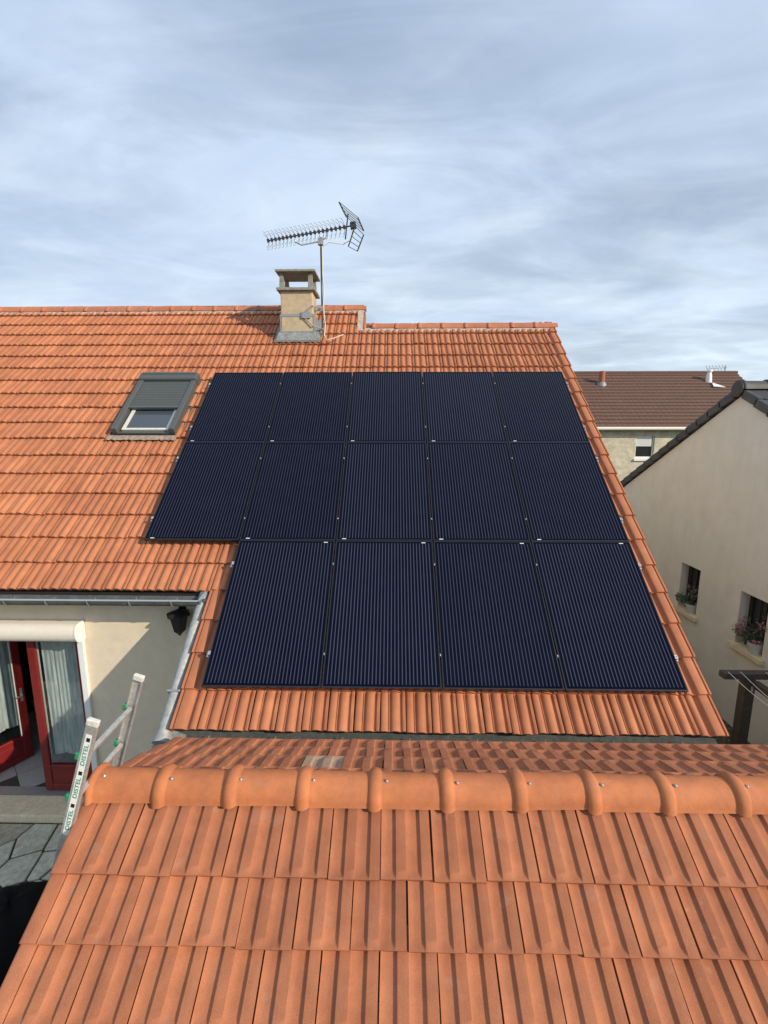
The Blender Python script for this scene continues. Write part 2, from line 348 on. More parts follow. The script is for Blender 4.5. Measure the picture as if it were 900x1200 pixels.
for poly in voronoi(-7.4, -2.4, 2.6, 5.0, 0.33, 11):
    if len(poly) < 3: continue
    mb = MB(); h = 0.022 + rf.uniform(-.004, .006)
    cx_ = sum(p[0] for p in poly) / len(poly); cy_ = sum(p[1] for p in poly) / len(poly)
    lo = [(p[0], p[1], 0.0) for p in poly]; mid = [(p[0], p[1], h - 0.008) for p in poly]; hi = [(p[0] + (cx_ - p[0]) * .05, p[1] + (cy_ - p[1]) * .05, h) for p in poly]
    n = len(poly)
    mb.add(lo + mid + hi, [(i, (i + 1) % n, n + (i + 1) % n, n + i) for i in range(n)] + [(n + i, n + (i + 1) % n, 2 * n + (i + 1) % n, 2 * n + i) for i in range(n)] + [tuple(2 * n + i for i in range(n))])
    o = build(mb, 'flagstone', M_flag, patio)
    at = o.data.attributes.new('tint', 'FLOAT', 'POINT'); tv = rf.random(); at.data.foreach_set('value', [tv] * len(o.data.vertices))
# gravel strip along the neighbour's wall
rg_ = random.Random(3); mb = MB()
for k in range(1500):
    x = 5.58 - abs(rg_.gauss(0, .45)); y = rg_.uniform(4.6, 10.5); r = rg_.uniform(.012, .032)
    ps = [(x + r * rg_.uniform(.7, 1.3), y, .0), (x, y + r * rg_.uniform(.7, 1.3), .0), (x - r * rg_.uniform(.7, 1.3), y, .0), (x, y - r * rg_.uniform(.7, 1.3), .0), (x, y, r * rg_.uniform(.7, 1.4))]
    mb.add(ps, [(0, 1, 4), (1, 2, 4), (2, 3, 4), (3, 0, 4)])
tag(build(mb, 'gravel', M_peb), 'loose gravel strip at the foot of the beige gable wall', 'gravel', kind='stuff')

# ================================================================== HOUSE
house = thing('house', (-2.0, 9.5, 0), 'cream house with orange clay tile roof, chimney and red patio doors', 'house')
WY = 5.35                                       # front wall of the taller part
DX0, DX1, DZ0, DZ1 = -6.05, -3.84, 0.12, 2.36   # patio door opening
zf = rp(0, S_EAVE_L, HT).z - 0.02
build(MB().box((DX1, WY, 0), (-2.02, WY + .3, zf)), 'wall', M_render, house)
build(MB().box((-9.6, WY, 0), (DX0, WY + .3, zf)), 'wall', M_render, house)
build(MB().box((DX0, WY, DZ1), (DX1, WY + .3, zf)), 'wall', M_render, house)
build(MB().box((DX0, WY, -.2), (DX1, WY + .3, DZ0 - .03)), 'wall', M_render, house)
# body of the low part and the far walls
yb = rp(0, S_RIDGE_L, HT).y; zb = rp(0, S_RIDGE_L, HT).z
def sidewall(x0, x1, y0, yr, zr, ye, drop=.18):
    ze = zr - (yr - y0) * math.tan(TH)
    poly = [(x0, y0, 0), (x0, y0, ze - drop), (x0, yr, zr - drop), (x0, ye, zr - (ye - yr) * math.tan(TH) - drop), (x0, ye, 0)]
    return MB().prism(poly, (x1 - x0, 0, 0))
yr_ = rp(0, S_RIDGE_R, HT).y; zr_ = rp(0, S_RIDGE_R, HT).z
build(sidewall(XR - .33, XR - .06, 4.30, yr_, zr_, 14.0, .42), 'wall', M_render, house)
build(sidewall(XL + .03, XL + .3, 4.15, 5.30, rp(0, 0, HT).z - (PY0 - 5.30) * math.tan(TH), 5.34), 'wall', M_render, house)
build(MB().box((XL + .3, 4.15, 0), (XR - .331, 4.4, rp(0, S_EAVE, HT).z - .02)), 'wall', M_render, house)
build(sidewall(-9.6, -9.3, WY + .3, yb, zb, 14.4), 'wall', M_render, house)
build(sidewall(X_STEP - .28, X_STEP - .02, yr_ - .55, yb, zb, 10.9, .05), 'wall', M_mortar, house)

# ---- the tiled slope
roof_mb = MB()
def slab(x0, x1, s0, s1, h0, h1): return [rp(x0, s0, h0), rp(x1, s0, h0), rp(x1, s1, h0), rp(x0, s1, h0)], NRM * (h1 - h0)
for x0, x1, s0, s1 in ((-9.5, XL + .02, S_RIDGE_L, S_EAVE_L - .05), (XL + .02, X_STEP - .03, S_RIDGE_L, S_EAVE - .06), (X_STEP - .03, XR - .05, S_RIDGE_R, S_EAVE - .06)):
    p, d = slab(x0, x1, s0, s1, HT - .09, HT - .035); roof_mb.prism(p, d)
for x0, x1, yr0, zr0 in ((-9.5, X_STEP - .03, yb, zb), (X_STEP - .03, XR - .05, yr_, zr_)):     # the slope behind the ridge
    q = [(x0, yr0, zr0 - .05), (x1, yr0, zr0 - .05), (x1, 14.4, zr0 - .05 - (14.4 - yr0) * .838), (x0, 14.4, zr0 - .05 - (14.4 - yr0) * .838)]
    roof_mb.prism(q, (0, 0, -.06))
roof = build(roof_mb, 'roof', M_deck, house)
roof['label'] = 'orange interlocking clay tile roof slope'

PROF_A = [(0, 0), (.010, .008), (.03, .013), (.10, .017), (.19, .017), (.235, .012), (.262, .001), (.285, -.005), (.31, -.005), (.325, .001), (.345, .001), (.36, -.005), (.385, -.005), (.41, .004), (.45, .015), (.53, .021), (.62, .021), (.675, .015), (.715, .003), (.745, -.006), (.80, -.007), (.845, -.005), (.86, .005), (.88, .011), (.985, .011), (.995, .005), (1, 0)]
HALF_B = [(0, 0), (.004, -.0015), (.03, -.0050), (.07, -.0098), (.105, -.0125), (.15, -.0138), (.21, -.0142), (.26, -.0138), (.278, -.0115), (.291, -.0035), (.298, -.0005), (.308, 0)]
HALF_B = [(u, h * 1.18) for u, h in HALF_B]
PROF_B = HALF_B + [(u + .5, h) for u, h in HALF_B] + [(1, 0)]
def tile_geo(W, L, G, prof, amp, tail, thick, u0=0.0, u1=1.0, seed=0, flange=None, follow=False):
    """one tile: tail at y=0, head at y=L, x across; returns verts, faces"""
    rnd = random.Random(seed); us = [(u, h) for u, h in prof if u0 <= u <= u1]
    gap = 0.0042; vs = []; fs = []; nu = len(us)
    jt = rnd.uniform(-.0025, .0025); jy = rnd.uniform(-.004, .004)
    rows = [(-1, 0.0)] + amp
    for k, (v, a) in enumerate(rows):
        y = 0.0 if k == 0 else v * L
        for u, h in us:
            x = gap + (u - u0) * (W - 2 * gap)
            z = tail * (1 - y / L) + (h * a if k else (h if follow else h * amp[0][1]) - thick) + jt * (u - .5)
            vs.append((x, y + (jy if y < L * .5 else 0), z))
    nr = len(rows)
    for k in range(nr - 1):
        for i in range(nu - 1): fs.append((k * nu + i, k * nu + i + 1, (k + 1) * nu + i + 1, (k + 1) * nu + i))
    for side in (0, nu - 1):                     # skirts closing the flanks
        base = len(vs)
        for k in range(1, nr):
            x, y, z = vs[k * nu + side]; vs.append((x, y, z - (.022 if flange is None or flange != side else .10)))
        for k in range(1, nr - 1):
            q = (k * nu + side, (k + 1) * nu + side, base + k, base + k - 1); fs.append(q if side == 0 else q[::-1])
    return vs, fs
AMP_A = [(0.0, .80), (.05, 1.0), (.45, 1.0), (.80, 1.0), (.855, .55), (.90, .1), (1, 0)]
AMP_B = [(0.0, .05), (.02, .16), (.05, .50), (.09, .88), (.13, 1.0), (.6, 1.0), (1, 1.0)]
def tile_mesh(name, geo, mat, tint, fix=False):
    vs, fs = geo; mb = MB(); mb.add(vs, fs); me = mb.mesh(name, mat, True, fix=True, sharp=50)
    at = me.attributes.new('tint', 'FLOAT', 'POINT'); at.data.foreach_set('value', [tint] * len(me.vertices)); return me
NV = 12; rt = random.Random(21)
tintsA = [max(0, min(1, rt.gauss(.5, .24))) for _ in range(NV)]
geoA = [tile_geo(TW, TL, TG, PROF_A, AMP_A, .036, .026, seed=i) for i in range(NV)]
tileA = [tile_mesh('tile', geoA[i], M_tile, tintsA[i]) for i in range(NV)]
PROF_V = [(0, .0), (.015, .008), (.06, .017), (.13, .021), (.21, .017), (.255, .005), (.285, -.010), (.36, -.013), (.42, -.008), (.455, .010), (.49, .020), (.54, .025), (.80, .027), (.83, .024), (.85, .008), (.885, .008), (.905, .024), (.97, .025), (1, .014)]
geoV = [tile_geo(TW + .01, TL, TG, PROF_V, AMP_A[:2] + [(.45, 1), (.84, 1), (.9, .8), (1, .6)], .038, .028, seed=50 + i, flange=len(PROF_V) - 1) for i in range(4)]
vergeA = [tile_mesh('verge_tile', geoV[i], M_tile, rt.uniform(.35, .75)) for i in range(4)]
PROF_VL = [(1 - u, h) for u, h in PROF_V][::-1]
geoVL = [tile_geo(TW + .01, TL, TG, PROF_VL, AMP_A[:2] + [(.45, 1), (.84, 1), (.9, .8), (1, .6)], .038, .028, seed=60 + i, flange=0) for i in range(2)]
vergeL = [tile_mesh('verge_tile', geoVL[i], M_tile, rt.uniform(.3, .6)) for i in range(2)]
ROTA = (TH, 0, 0)
MTA = Matrix.Rotation(TH, 4, 'X')
cand = []; verges = []
nrow = 23
for k in range(nrow):
    s = S_EAVE - k * TG
    for i in range(-NX_L, 21):
        x = XL + i * TW
        if i < 0 and k < 4: continue
        top = S_RIDGE_L if x < X_STEP - .01 else S_RIDGE_R
        if s - .10 < top: continue
        if x + TW > XR - .01: verges.append((x, s, 'R')); continue
        if i == 0 and k < 4: verges.append((x - .01, s, 'L')); continue
        row = (s - .02) / PH; c0 = PX0 if s < 2 * PH else PX0 + PW     # tiles wholly under the modules
        hid = (s - TG > -.02 and s < 3 * PH - .10 and x > c0 - .02 + .05 and x + TW < PX0 + 5 * PW + .0)
        cand.append((x, s, hid))
def vis(t):
    x, s, hid = t; P = rp(x, s, HT); return (not hid) and x / P.y > -0.94
eye = Vector((0, 0, CZ))
shown = sorted([t for t in cand if vis(t)], key=lambda t: (rp(t[0], t[1], HT) - eye).length)
single = set(shown[:300])
stuff_v = []; stuff_f = []; stuff_t = []
def wig(): return (rt.gauss(0, .0022), rt.gauss(0, .0035))
for t in cand:
    x, s, hid = t; vi = rt.randrange(NV); P = rp(x + rt.gauss(0, .0012), s + rt.gauss(0, .0035), HT + rt.gauss(0, .0012))
    # tiles cut away for the roof window and the chimney
    if -4.20 < x + TW / 2 < -3.33 and 0.30 < s < 1.72: continue
    if t in single:
        o = link('tile', tileA[vi], roof, P); o.rotation_euler = (TH + rt.gauss(0, .003), 0, rt.gauss(0, .004))
    else:
        vs, fs = geoA[vi]; b = len(stuff_v); dz = rt.gauss(0, .004)
        stuff_v += [P + MTA @ Vector((v[0] - v[1] * dz, v[1] + v[0] * dz, v[2])) for v in vs]; stuff_f += [tuple(q + b for q in f) for f in fs]; stuff_t += [tintsA[vi]] * len(vs)
mb = MB(); mb.v = stuff_v; mb.f = stuff_f
o = build(mb, 'roof_tiles', M_tile, roof, True, sharp=50); o['kind'] = 'stuff'
at = o.data.attributes.new('tint', 'FLOAT', 'POINT'); at.data.foreach_set('value', stuff_t)
for x, s, sd_ in verges:
    o = link('verge_tile', rt.choice(vergeA if sd_ == 'R' else vergeL), roof, rp(x, s, HT + .001)); o.rotation_euler = (TH, 0, rt.gauss(0, .003))

# ridge tiles
def ridge_geo(L, r, hood, hw, n=14, drop=100):
    prof = [(0.0, r + hood * .15), (hw * .12, r + hood * .62), (hw * .3, r + hood * .93), (hw * .5, r + hood), (hw * .72, r + hood * .9), (hw * .9, r + hood * .5), (hw * 1.0, r + hood * .06), (hw * 1.08, r), (L * .5, r - .001), (L + .02, r - .003)]
    vs = []; fs = []
    for x, q in prof:
        for k in range(n + 1):
            a = R(-drop + 2 * drop * k / n); q_ = q + (.0045 if k in (0, n) else 0); vs.append((x, q_ * math.sin(a), q_ * math.cos(a)))
    for i in range(len(prof) - 1):
        for k in range(n): fs.append((i * (n + 1) + k, i * (n + 1) + k + 1, (i + 1) * (n + 1) + k + 1, (i + 1) * (n + 1) + k))
    # inner skin so that the tile has thickness at its open end
    b = len(vs)
    for x, q in ((0.0, r - .018), (L + .02, r - .018)):
        for k in range(n + 1):
            a = R(-drop + 2 * drop * k / n); vs.append((x, q * math.sin(a), q * math.cos(a)))
    e = (len(prof) - 1) * (n + 1)
    for k in range(n):
        fs.append((k, k + 1, b + k + 1, b + k)); fs.append((e + k, e + k + 1, b + n + 1 + k + 1, b + n + 1 + k)); fs.append((b + k, b + k + 1, b + n + 2 + k, b + n + 1 + k))
    return vs, fs
RL = 0.435
ridgeA = [tile_mesh('ridge_tile', ridge_geo(RL, .10, .018, .07, drop=88), M_ridge, rt.uniform(.25, .8)) for _ in range(5)]
yrl = rp(0, S_RIDGE_L, HT).y + .03; zrl = rp(0, S_RIDGE_L, HT).z + .015
yrr = rp(0, S_RIDGE_R, HT).y + .03; zrr = rp(0, S_RIDGE_R, HT).z + .015
k = 0; x = X_STEP - RL + .03
while x > -9.6:
    o = link('ridge_tile', ridgeA[k % 5], roof, (x, yrl, zrl + rt.gauss(0, .003))); o.rotation_euler = (0, rt.gauss(0, .006), rt.gauss(0, .006)); x -= RL; k += 1
x = XR - RL + .03
while x > X_STEP - .05:
    o = link('ridge_tile', ridgeA[(k * 3) % 5], roof, (x, yrr, zrr + rt.gauss(0, .003))); o.rotation_euler = (0, rt.gauss(0, .006), rt.gauss(0, .006)); x -= RL; k += 1
# mortar bed under the ridge tiles, uneven
def mortar(x0, x1, s):
    mb = MB(); n = int((x1 - x0) / .03); rm = random.Random(int(x0 * 10))
    top = []; bot = []
    for i in range(n + 1):
        x = x0 + (x1 - x0) * i / n; top.append(rp(x, s + .03, HT + .055)); bot.append(rp(x, s + .09 + .025 * abs(math.sin(x * math.pi / TW * 2)) + rm.uniform(-.012, .02), HT + .022 + rm.uniform(0, .012)))
    mb.add(top + bot, [(i, i + 1, n + 2 + i, n + 1 + i) for i in range(n)]); return mb
build(mortar(-9.5, X_STEP, S_RIDGE_L), 'mortar', M_mortar, roof)
build(mortar(X_STEP + .05, XR - .03, S_RIDGE_R), 'mortar', M_mortar, roof)
# little verge where the taller ridge stops: mortar fillet and upright verge tiles
mb = MB(); mb.prism([rp(X_STEP - .11, S_RIDGE_L + .05, HT + .02), rp(X_STEP + .02, S_RIDGE_L + .05, HT + .02), rp(X_STEP + .02, S_RIDGE_R + .10, HT + .02), rp(X_STEP - .09, S_RIDGE_R + .12, HT + .02)], NRM * .035)
build(mb, 'mortar', M_mortar, roof, bevel=.008)
mb = MB().obox(rp(X_STEP + .035, (S_RIDGE_L + S_RIDGE_R) / 2 + .06, HT - .02), ((1, 0, 0), UP, NRM), (.012, .33, .085)); o = build(mb, 'verge_tile', M_ridge, roof, bevel=.006)

# ---- zinc work
def gutter(p0, p1, r, endcap=False):
    mb = MB(); n = 10; vs = []
    for p in (p0, p1):
        for q in (r, r - .004):
            for k in range(n + 1):
                a = math.pi * k / n; vs.append((p[0], p[1] - q * math.cos(a), p[2] - q * math.sin(a)))
    m = n + 1; fs = []
    for k in range(n):
        fs.append((k, k + 1, 2 * m + k + 1, 2 * m + k)); fs.append((m + k, m + k + 1, 3 * m + k + 1, 3 * m + k))
        for b in (0, 2 * m): fs.append((b + k, b + k + 1, b + m + k + 1, b + m + k))
    mb.add(vs, fs); return mb
e = rp(0, S_EAVE_L, HT)
GY, GZ = e.y - .065, e.z - .055
gut = build(gutter((-9.5, GY, GZ), (-2.13, GY, GZ - .004), .085), 'gutter', M_gutd, house, True)
build(MB().tube([(-9.5, GY - .085, GZ + .002), (-2.13, GY - .085, GZ - .002)], .012, 8), 'bead', M_alu, gut, True)
x = -2.45
while x > -9.4:
    mb = MB().tube([(x, GY - .088 * math.cos(a), GZ - .088 * math.sin(a)) for a in [R(q) for q in range(-8, 181, 16)]], .007, 6)
    build(mb, 'bracket', M_zinc, gut); x -= .47
mb = MB().prism([(-2.13, GY - .11, GZ + .01), (-2.13, GY - .07, GZ - .055), (-2.13, GY, GZ - .09), (-2.13, GY + .09, GZ - .03), (-2.13, GY + .10, GZ + .05), (-2.13, GY + .02, GZ + .03)], (.012, 0, 0)); build(mb, 'end_cap', M_zinc, gut)
mb = MB().prism([(-2.135, GY - .09, GZ + .012), (-2.10, GY - .07, GZ + .016), (-2.07, GY + .10, GZ + .085), (-2.11, GY + .10, GZ + .085)], (0, 0, .006)); build(mb, 'corner_flap', M_alu, gut)
build(MB().box((-9.5, GY + .10, GZ - .13), (-2.14, GY + .125, GZ + .03)), 'fascia', M_lamp, house)
build(MB().box((-9.5, GY + .126, GZ - .125), (-2.14, WY - .001, GZ - .105)), 'soffit', M_wood, house)
build(MB().box((-2.145, GY - .05, GZ - .17), (-2.0, GY + .40, GZ + .0)), 'leak_stop', M_gutd, gut)  # added filler box, stops sunlight leaking past the gutter end
e2 = rp(0, S_EAVE, HT)
gut2 = build(gutter((XL - .02, e2.y - .005, e2.z - .085), (XR - .03, e2.y - .005, e2.z - .085), .065), 'gutter', M_gutd, house, True)
x = XL + .35
while x < XR: build(MB().tube([(x, e2.y - .070, e2.z - .078), (x, e2.y - .0, e2.z - .05)], .006, 6), 'bracket', M_zinc, gut2); x += .62
build(MB().box((XL + .02, e2.y + .045, e2.z - .26), (XR - .05, e2.y + .07, e2.z - .025)), 'fascia', M_gutd, house)
# rounded zinc capping that runs down the left verge of the low slope
mb = MB(); n = 10; ss = [S_EAVE_L - .16, S_EAVE_L + .5, S_EAVE_L + 1.0, S_EAVE + .0, S_EAVE + .10]; rr_ = [.058, .058, .06, .064, .085]
vs = []; fs = []
for s, r in zip(ss, rr_):
    for k in range(n + 1):
        a = math.pi * (k / n) ; c = rp(XL - .085, s, HT - .045); vs.append(c + Vector((1, 0, 0)) * (-r * math.cos(a)) + NRM * (r * math.sin(a)))
    vs.append(rp(XL - .085 + r, s, HT - .16)); vs.append(rp(XL - .085 - r, s, HT - .16))
m = n + 3
for i in range(len(ss) - 1):
    for k in range(m): fs.append((i * m + k, i * m + (k + 1) % m, (i + 1) * m + (k + 1) % m, (i + 1) * m + k))
fs.append(tuple(range(m))); fs.append(tuple((len(ss) - 1) * m + k for k in range(m)))
mb.add(vs, fs); vf = build(mb, 'verge_flashing', M_zincold, house, True)
mb = MB().obox(rp(XL - .085, S_EAVE - .36, HT - .02), ((1, 0, 0), UP, NRM), (.066, .012, .045)); build(mb, 'seam', M_zinc, vf, bevel=.006)
mb = MB().prism([rp(XL - .19, S_EAVE + .12, HT - .12), rp(XL + .12, S_EAVE + .10, HT - .10), rp(XL + .12, S_EAVE + .02, HT - .07), rp(XL - .12, S_EAVE - .05, HT - .07)], NRM * .02); build(mb, 'foot_flap', M_lead, vf)

# ---- chimney
cy0, cy1, cx0, cx1 = 9.06, 9.55, -2.055, -1.475
zc = rp(0, (PY0 - cy0) / CO, HT).z
chim = build(MB().box((cx0, cy0, zc - .4), (cx1, cy1, 7.30)), 'chimney', M_chim, house, bevel=.012); chim['label'] = 'rendered ochre chimney with slab cap'
mb = MB(); 
def frustum(x0, x1, y0, y1, z0, z1, i0):
    return [(x0 + i0, y0 + i0, z0), (x1 - i0, y0 + i0, z0), (x1 - i0, y1 - i0, z0), (x0 + i0, y1 - i0, z0), (x0, y0, z1), (x1, y0, z1), (x1, y1, z1), (x0, y1, z1)], [(0, 3, 2, 1), (4, 5, 6, 7), (0, 1, 5, 4), (1, 2, 6, 5), (2, 3, 7, 6), (3, 0, 4, 7)]
mb.box((cx0 - .06, cy0 - .06, 7.300), (cx1 + .06, cy1 + .06, 7.350)); build(mb, 'cap_base', M_conc, chim, bevel=.008)
build(MB().box((cx0 - .07, cy0 - .07, 7.610), (cx1 + .07, cy1 + .07, 7.650)), 'cap_slab', M_conc, chim, bevel=.008)
for px_ in (cx0 + .03, cx1 - .03):
    for py_ in (cy0 + .03, cy1 - .03):
        mb = MB().add([(px_ - .045, py_ - .045, 7.351), (px_ + .045, py_ - .045, 7.351), (px_ + .045, py_ + .045, 7.351), (px_ - .045, py_ + .045, 7.351), (px_ - .03, py_ - .03, 7.609), (px_ + .03, py_ - .03, 7.609), (px_ + .03, py_ + .03, 7.609), (px_ - .03, py_ + .03, 7.609)], [(0, 3, 2, 1), (4, 5, 6, 7), (0, 1, 5, 4), (1, 2, 6, 5), (2, 3, 7, 6), (3, 0, 4, 7)])
        build(mb, 'cap_post', M_conc, chim)
build(MB().box((cx0 - .022, cy0 - .025, zc - .1), (cx1 + .022, cy0 - .002, zc + .14)).box((cx1 + .001, cy0 - .002, zc - .1), (cx1 + .022, cy1, zc + .44)).box((cx0 - .022, cy0 - .002, zc - .1), (cx0 - .001, cy1, zc + .44)), 'flashing', M_lead, chim)
sb = (PY0 - cy0) / CO
mb = MB().prism([rp(cx0 - .13, sb - .62, HT + .045), rp(cx1 + .13, sb - .62, HT + .045), rp(cx1 + .13, sb + .17, HT + .06), rp(cx0 - .13, sb + .17, HT + .06)], NRM * .012); build(mb, 'flashing_skirt', M_lead, chim)
mb = MB().prism([rp(cx0 - .04, sb + .0, HT + .16), rp(cx1 + .04, sb + .0, HT + .16), rp(cx1 + .10, sb + .15, HT + .075), rp(cx0 - .10, sb + .15, HT + .075)], NRM * .008); build(mb, 'flashing_apron', M_lead, chim)
build(MB().box((cx0 - .006, cy0 - .007, 6.86), (cx1 + .006, cy0 - .001, 6.91)).box((cx1 + .001, cy0, 6.86), (cx1 + .007, cy1, 6.91)), 'strap', M_steel, chim)

# ---- roof window with half-lowered roller shutter
SX0, SX1, SS0, SS1 = -4.185, -3.235, .12, 1.465
def rbox(mb, x0, x1, s0, s1, h0, h1):
    p, d = slab(x0, x1, s0, s1, HT + h0, HT + h1); return mb.prism(p, d)
win = build(rbox(rbox(rbox(MB(), SX0, SX0 + .085, SS0 + .12, SS1, .0, .155), SX1 - .085, SX1, SS0 + .12, SS1, .0, .155), SX0, SX1, SS1 - .05, SS1 - .002, -.02, .07), 'roof_window', M_grey, house, bevel=.014)
win['label'] = 'grey roof window with its outside shutter half lowered'
build(rbox(MB(), SX0 - .015, SX1 + .015, SS0 - .06, SS0 + .125, .0, .185), 'shutter_housing', M_grey, win, bevel=.03)
build(rbox(MB(), SX0 + .03, SX1 - .03, SS0 - .045, SS0 + .0, .19, .194), 'housing_strip', M_grey2, win)
mb = MB(); s = SS0 + .13
while s < SS0 + .78:
    p0 = [rp(SX0 + .09, s, HT + .128), rp(SX0 + .09, s + .012, HT + .137), rp(SX0 + .09, s + .034, HT + .137), rp(SX0 + .09, s + .043, HT + .128)]
    mb.prism(p0, (SX1 - SX0 - .18, 0, 0)); s += .0445
build(mb, 'shutter_slats', M_grey, win)
build(rbox(MB(), SX0 + .088, SX1 - .088, SS0 + .79, SS0 + .825, .10, .14), 'shutter_end_bar', M_grey2, win)
build(rbox(rbox(rbox(rbox(MB(), SX0 + .12, SX0 + .165, SS0 + .2, SS1 - .10, .05, .085), SX1 - .165, SX1 - .12, SS0 + .2, SS1 - .10, .05, .085), SX0 + .12, SX1 - .12, SS1 - .10, SS1 - .06, .05, .085), SX0 + .12, SX1 - .12, SS0 + .15, SS0 + .2, .05, .085), 'sash', M_cap, win)
build(rbox(MB(), SX0 + .165, SX1 - .165, SS0 + .2, SS1 - .10, .06, .068), 'pane', M_wpane, win)
build(rbox(MB(), SX0 + .02, SX1 - .02, SS1 - .001, SS1 + .04, .0, .045), 'gap_shade', M_antb, win)  # black strip put in for the shade of the gap below the frame
mb = MB(); n = 40                                # lead apron dressed over the tiles below
ra = random.Random(4)
top = [rp(SX0 - .05 + (SX1 - SX0 + .09) * i / n, SS1 + .03, HT + .050) for i in range(n + 1)]
midl = [rp(SX0 - .06 + (SX1 - SX0 + .10) * i / n, SS1 + .08, HT + .055 + .005 * math.sin(i * 1.9)) for i in range(n + 1)]
bot = [rp(SX0 - .07 + (SX1 - SX0 + .11) * i / n, SS1 + .135 + ra.uniform(-.008, .010), HT + .055 + .006 * math.sin(i * 1.9)) for i in range(n + 1)]
mb.add(top + midl + bot, [(i, i + 1, n + 2 + i, n + 1 + i) for i in range(n)] + [(n + 1 + i, n + 2 + i, 2 * n + 3 + i, 2 * n + 2 + i) for i in range(n)])
M_apron = material('dressed_apron', (0.26, 0.19, 0.13), 0.8, 0.3, 14, (0.36, 0.29, 0.22), 0.6, 60)
build(mb, 'apron', M_apron, win, True)
for xa in (SX0 - .045, SX1 + .002): build(rbox(MB(), xa, xa + .043, SS0 - .03, SS1 + .03, -.01, .022), 'side_flashing', M_grey2, win)

# ---- patio doors, shutter box, threshold
sbx = MB(); pr = []
for k in range(9):
    a = R(-90 + 180 * k / 8); pr.append((DX0 - .1, WY - .10 - .085 * math.cos(a), 2.435 + .115 * math.sin(a) * (1 if k else 1)))
pr = [(DX0 - .1, WY - .001, 2.32)] + pr + [(DX0 - .1, WY - .001, 2.55)]
sbx.prism(pr, (DX1 + .07 - DX0 + .1, 0, 0)); box_ = build(sbx, 'shutter_box', M_shut, house, True, sharp=35)
mb = MB().prism([(DX1 + .072, p[1] - .006, p[2] + (.006 if p[2] > 2.43 else -.006)) for p in pr], (.014, 0, 0)); build(mb, 'end_plate', M_white, box_)
build(MB().box((DX1 - .01, WY - .045, .09), (DX1 + .065, WY - .001, 2.315)), 'guide_rail', M_white, house, bevel=.006)
sill = build(MB().box((-6.3, 5.02, .0), (-3.70, WY - .001, .115)), 'threshold', M_sill, house, bevel=.012)
build(MB().box((DX0, WY, .09), (DX1, WY + .14, .118)), 'threshold_strip', M_steel, house)
def door_leaf(px, py, ang, wdt, hnd):
    """leaf with its hinge edge at px,py; local x runs to the free edge"""
    d = Vector((math.cos(ang), math.sin(ang), 0)); nn = Vector((-d.y, d.x, 0)); B = Vector((px, py, 0)); z0, z1 = .125, 2.33
    def bx(mb, a, b, za, zb, t0=-.03, t1=.03):
        c = B + d * ((a + b) / 2) + nn * ((t0 + t1) / 2) + Vector((0, 0, (za + zb) / 2)); return mb.obox(c, (d, nn, (0, 0, 1)), ((b - a) / 2, (t1 - t0) / 2, (zb - za) / 2))
    mb = MB(); bx(mb, 0, .10, z0, z1); bx(mb, wdt - .10, wdt, z0, z1); bx(mb, .10, wdt - .10, z1 - .10, z1); bx(mb, .10, wdt - .10, z0, z0 + .10); bx(mb, .10, wdt - .10, .44, .50)
    leaf = build(mb, 'door', M_red, house, bevel=.008)
    build(bx(MB(), .10, wdt - .10, z0 + .10, .44, -.018, .018), 'panel', M_red, leaf)
    build(bx(MB(), .14, wdt - .14, z0 + .14, .40, -.026, -.0185), 'raised_field', M_red, leaf, bevel=.006)
    build(bx(MB(), .10, wdt - .10, .50, z1 - .10, -.004, .004), 'pane', M_glass, leaf)
    build(bx(bx(MB(), .10, .112, .50, z1 - .10, -.02, -.005), wdt - .112, wdt - .10, .50, z1 - .10, -.02, -.005), 'glazing_bead', M_cap, leaf)
    if hnd:
        hc = B + d * (wdt - .05) + Vector((0, 0, 1.12)) - nn * .03
        mb = MB().obox(hc - nn * .004, (d, nn, (0, 0, 1)), (.016, .004, .10)); mb.tube([hc, hc - nn * .045, hc - nn * .05 - d * .11], .009, 8); build(mb, 'handle', M_alu, leaf)
    return B, d, nn
def curtain(B, d, nn, a, b, za, zb, label, off=.028):
    mb = MB(); nu = 90
    def fn(u, v):
        x = a + (b - a) * u; wv = .006 * math.sin(u * 41 + 3 * math.sin(u * 7)) + .005 * math.sin(u * 19 + 1) + .004 * math.sin(u * 67 + 2 * math.sin(u * 5 + 1)) ; return B + d * x + nn * (off + .012 + wv * (1 - .15 * v)) + Vector((0, 0, za + (zb - za) * v + (.012 * math.sin(u * 11) if v < .01 else 0)))
    mb.grid(fn, nu, 6); c = build(mb, 'curtain', M_lace, None, True, loc=B + d * a + Vector((0, 0, za)))
    return tag(c, label, 'curtain')
B, d, nn = door_leaf(DX1 - .02, WY + .10, math.pi, .72, False)
# leaf runs to the left, its inner side is -nn here
curtain(B, d, -nn, .09, .585, .62, 2.27, 'sheer white curtain behind the glass of the closed red door leaf')
B, d, nn = door_leaf(-5.62, WY + .12, R(62), .72, True)
curtain(B, d, nn, .06, .64, .66, 2.27, 'sheer white curtain on the red door leaf that stands open inwards')
build(MB().box((DX0, WY + .05, .12), (DX0 + .40, WY + .12, 2.36)), 'fixed_panel', M_red, house)
build(MB().box((-4.60, WY + .06, 2.331), (DX1, WY + .14, 2.36)), 'door_head', M_red, house)
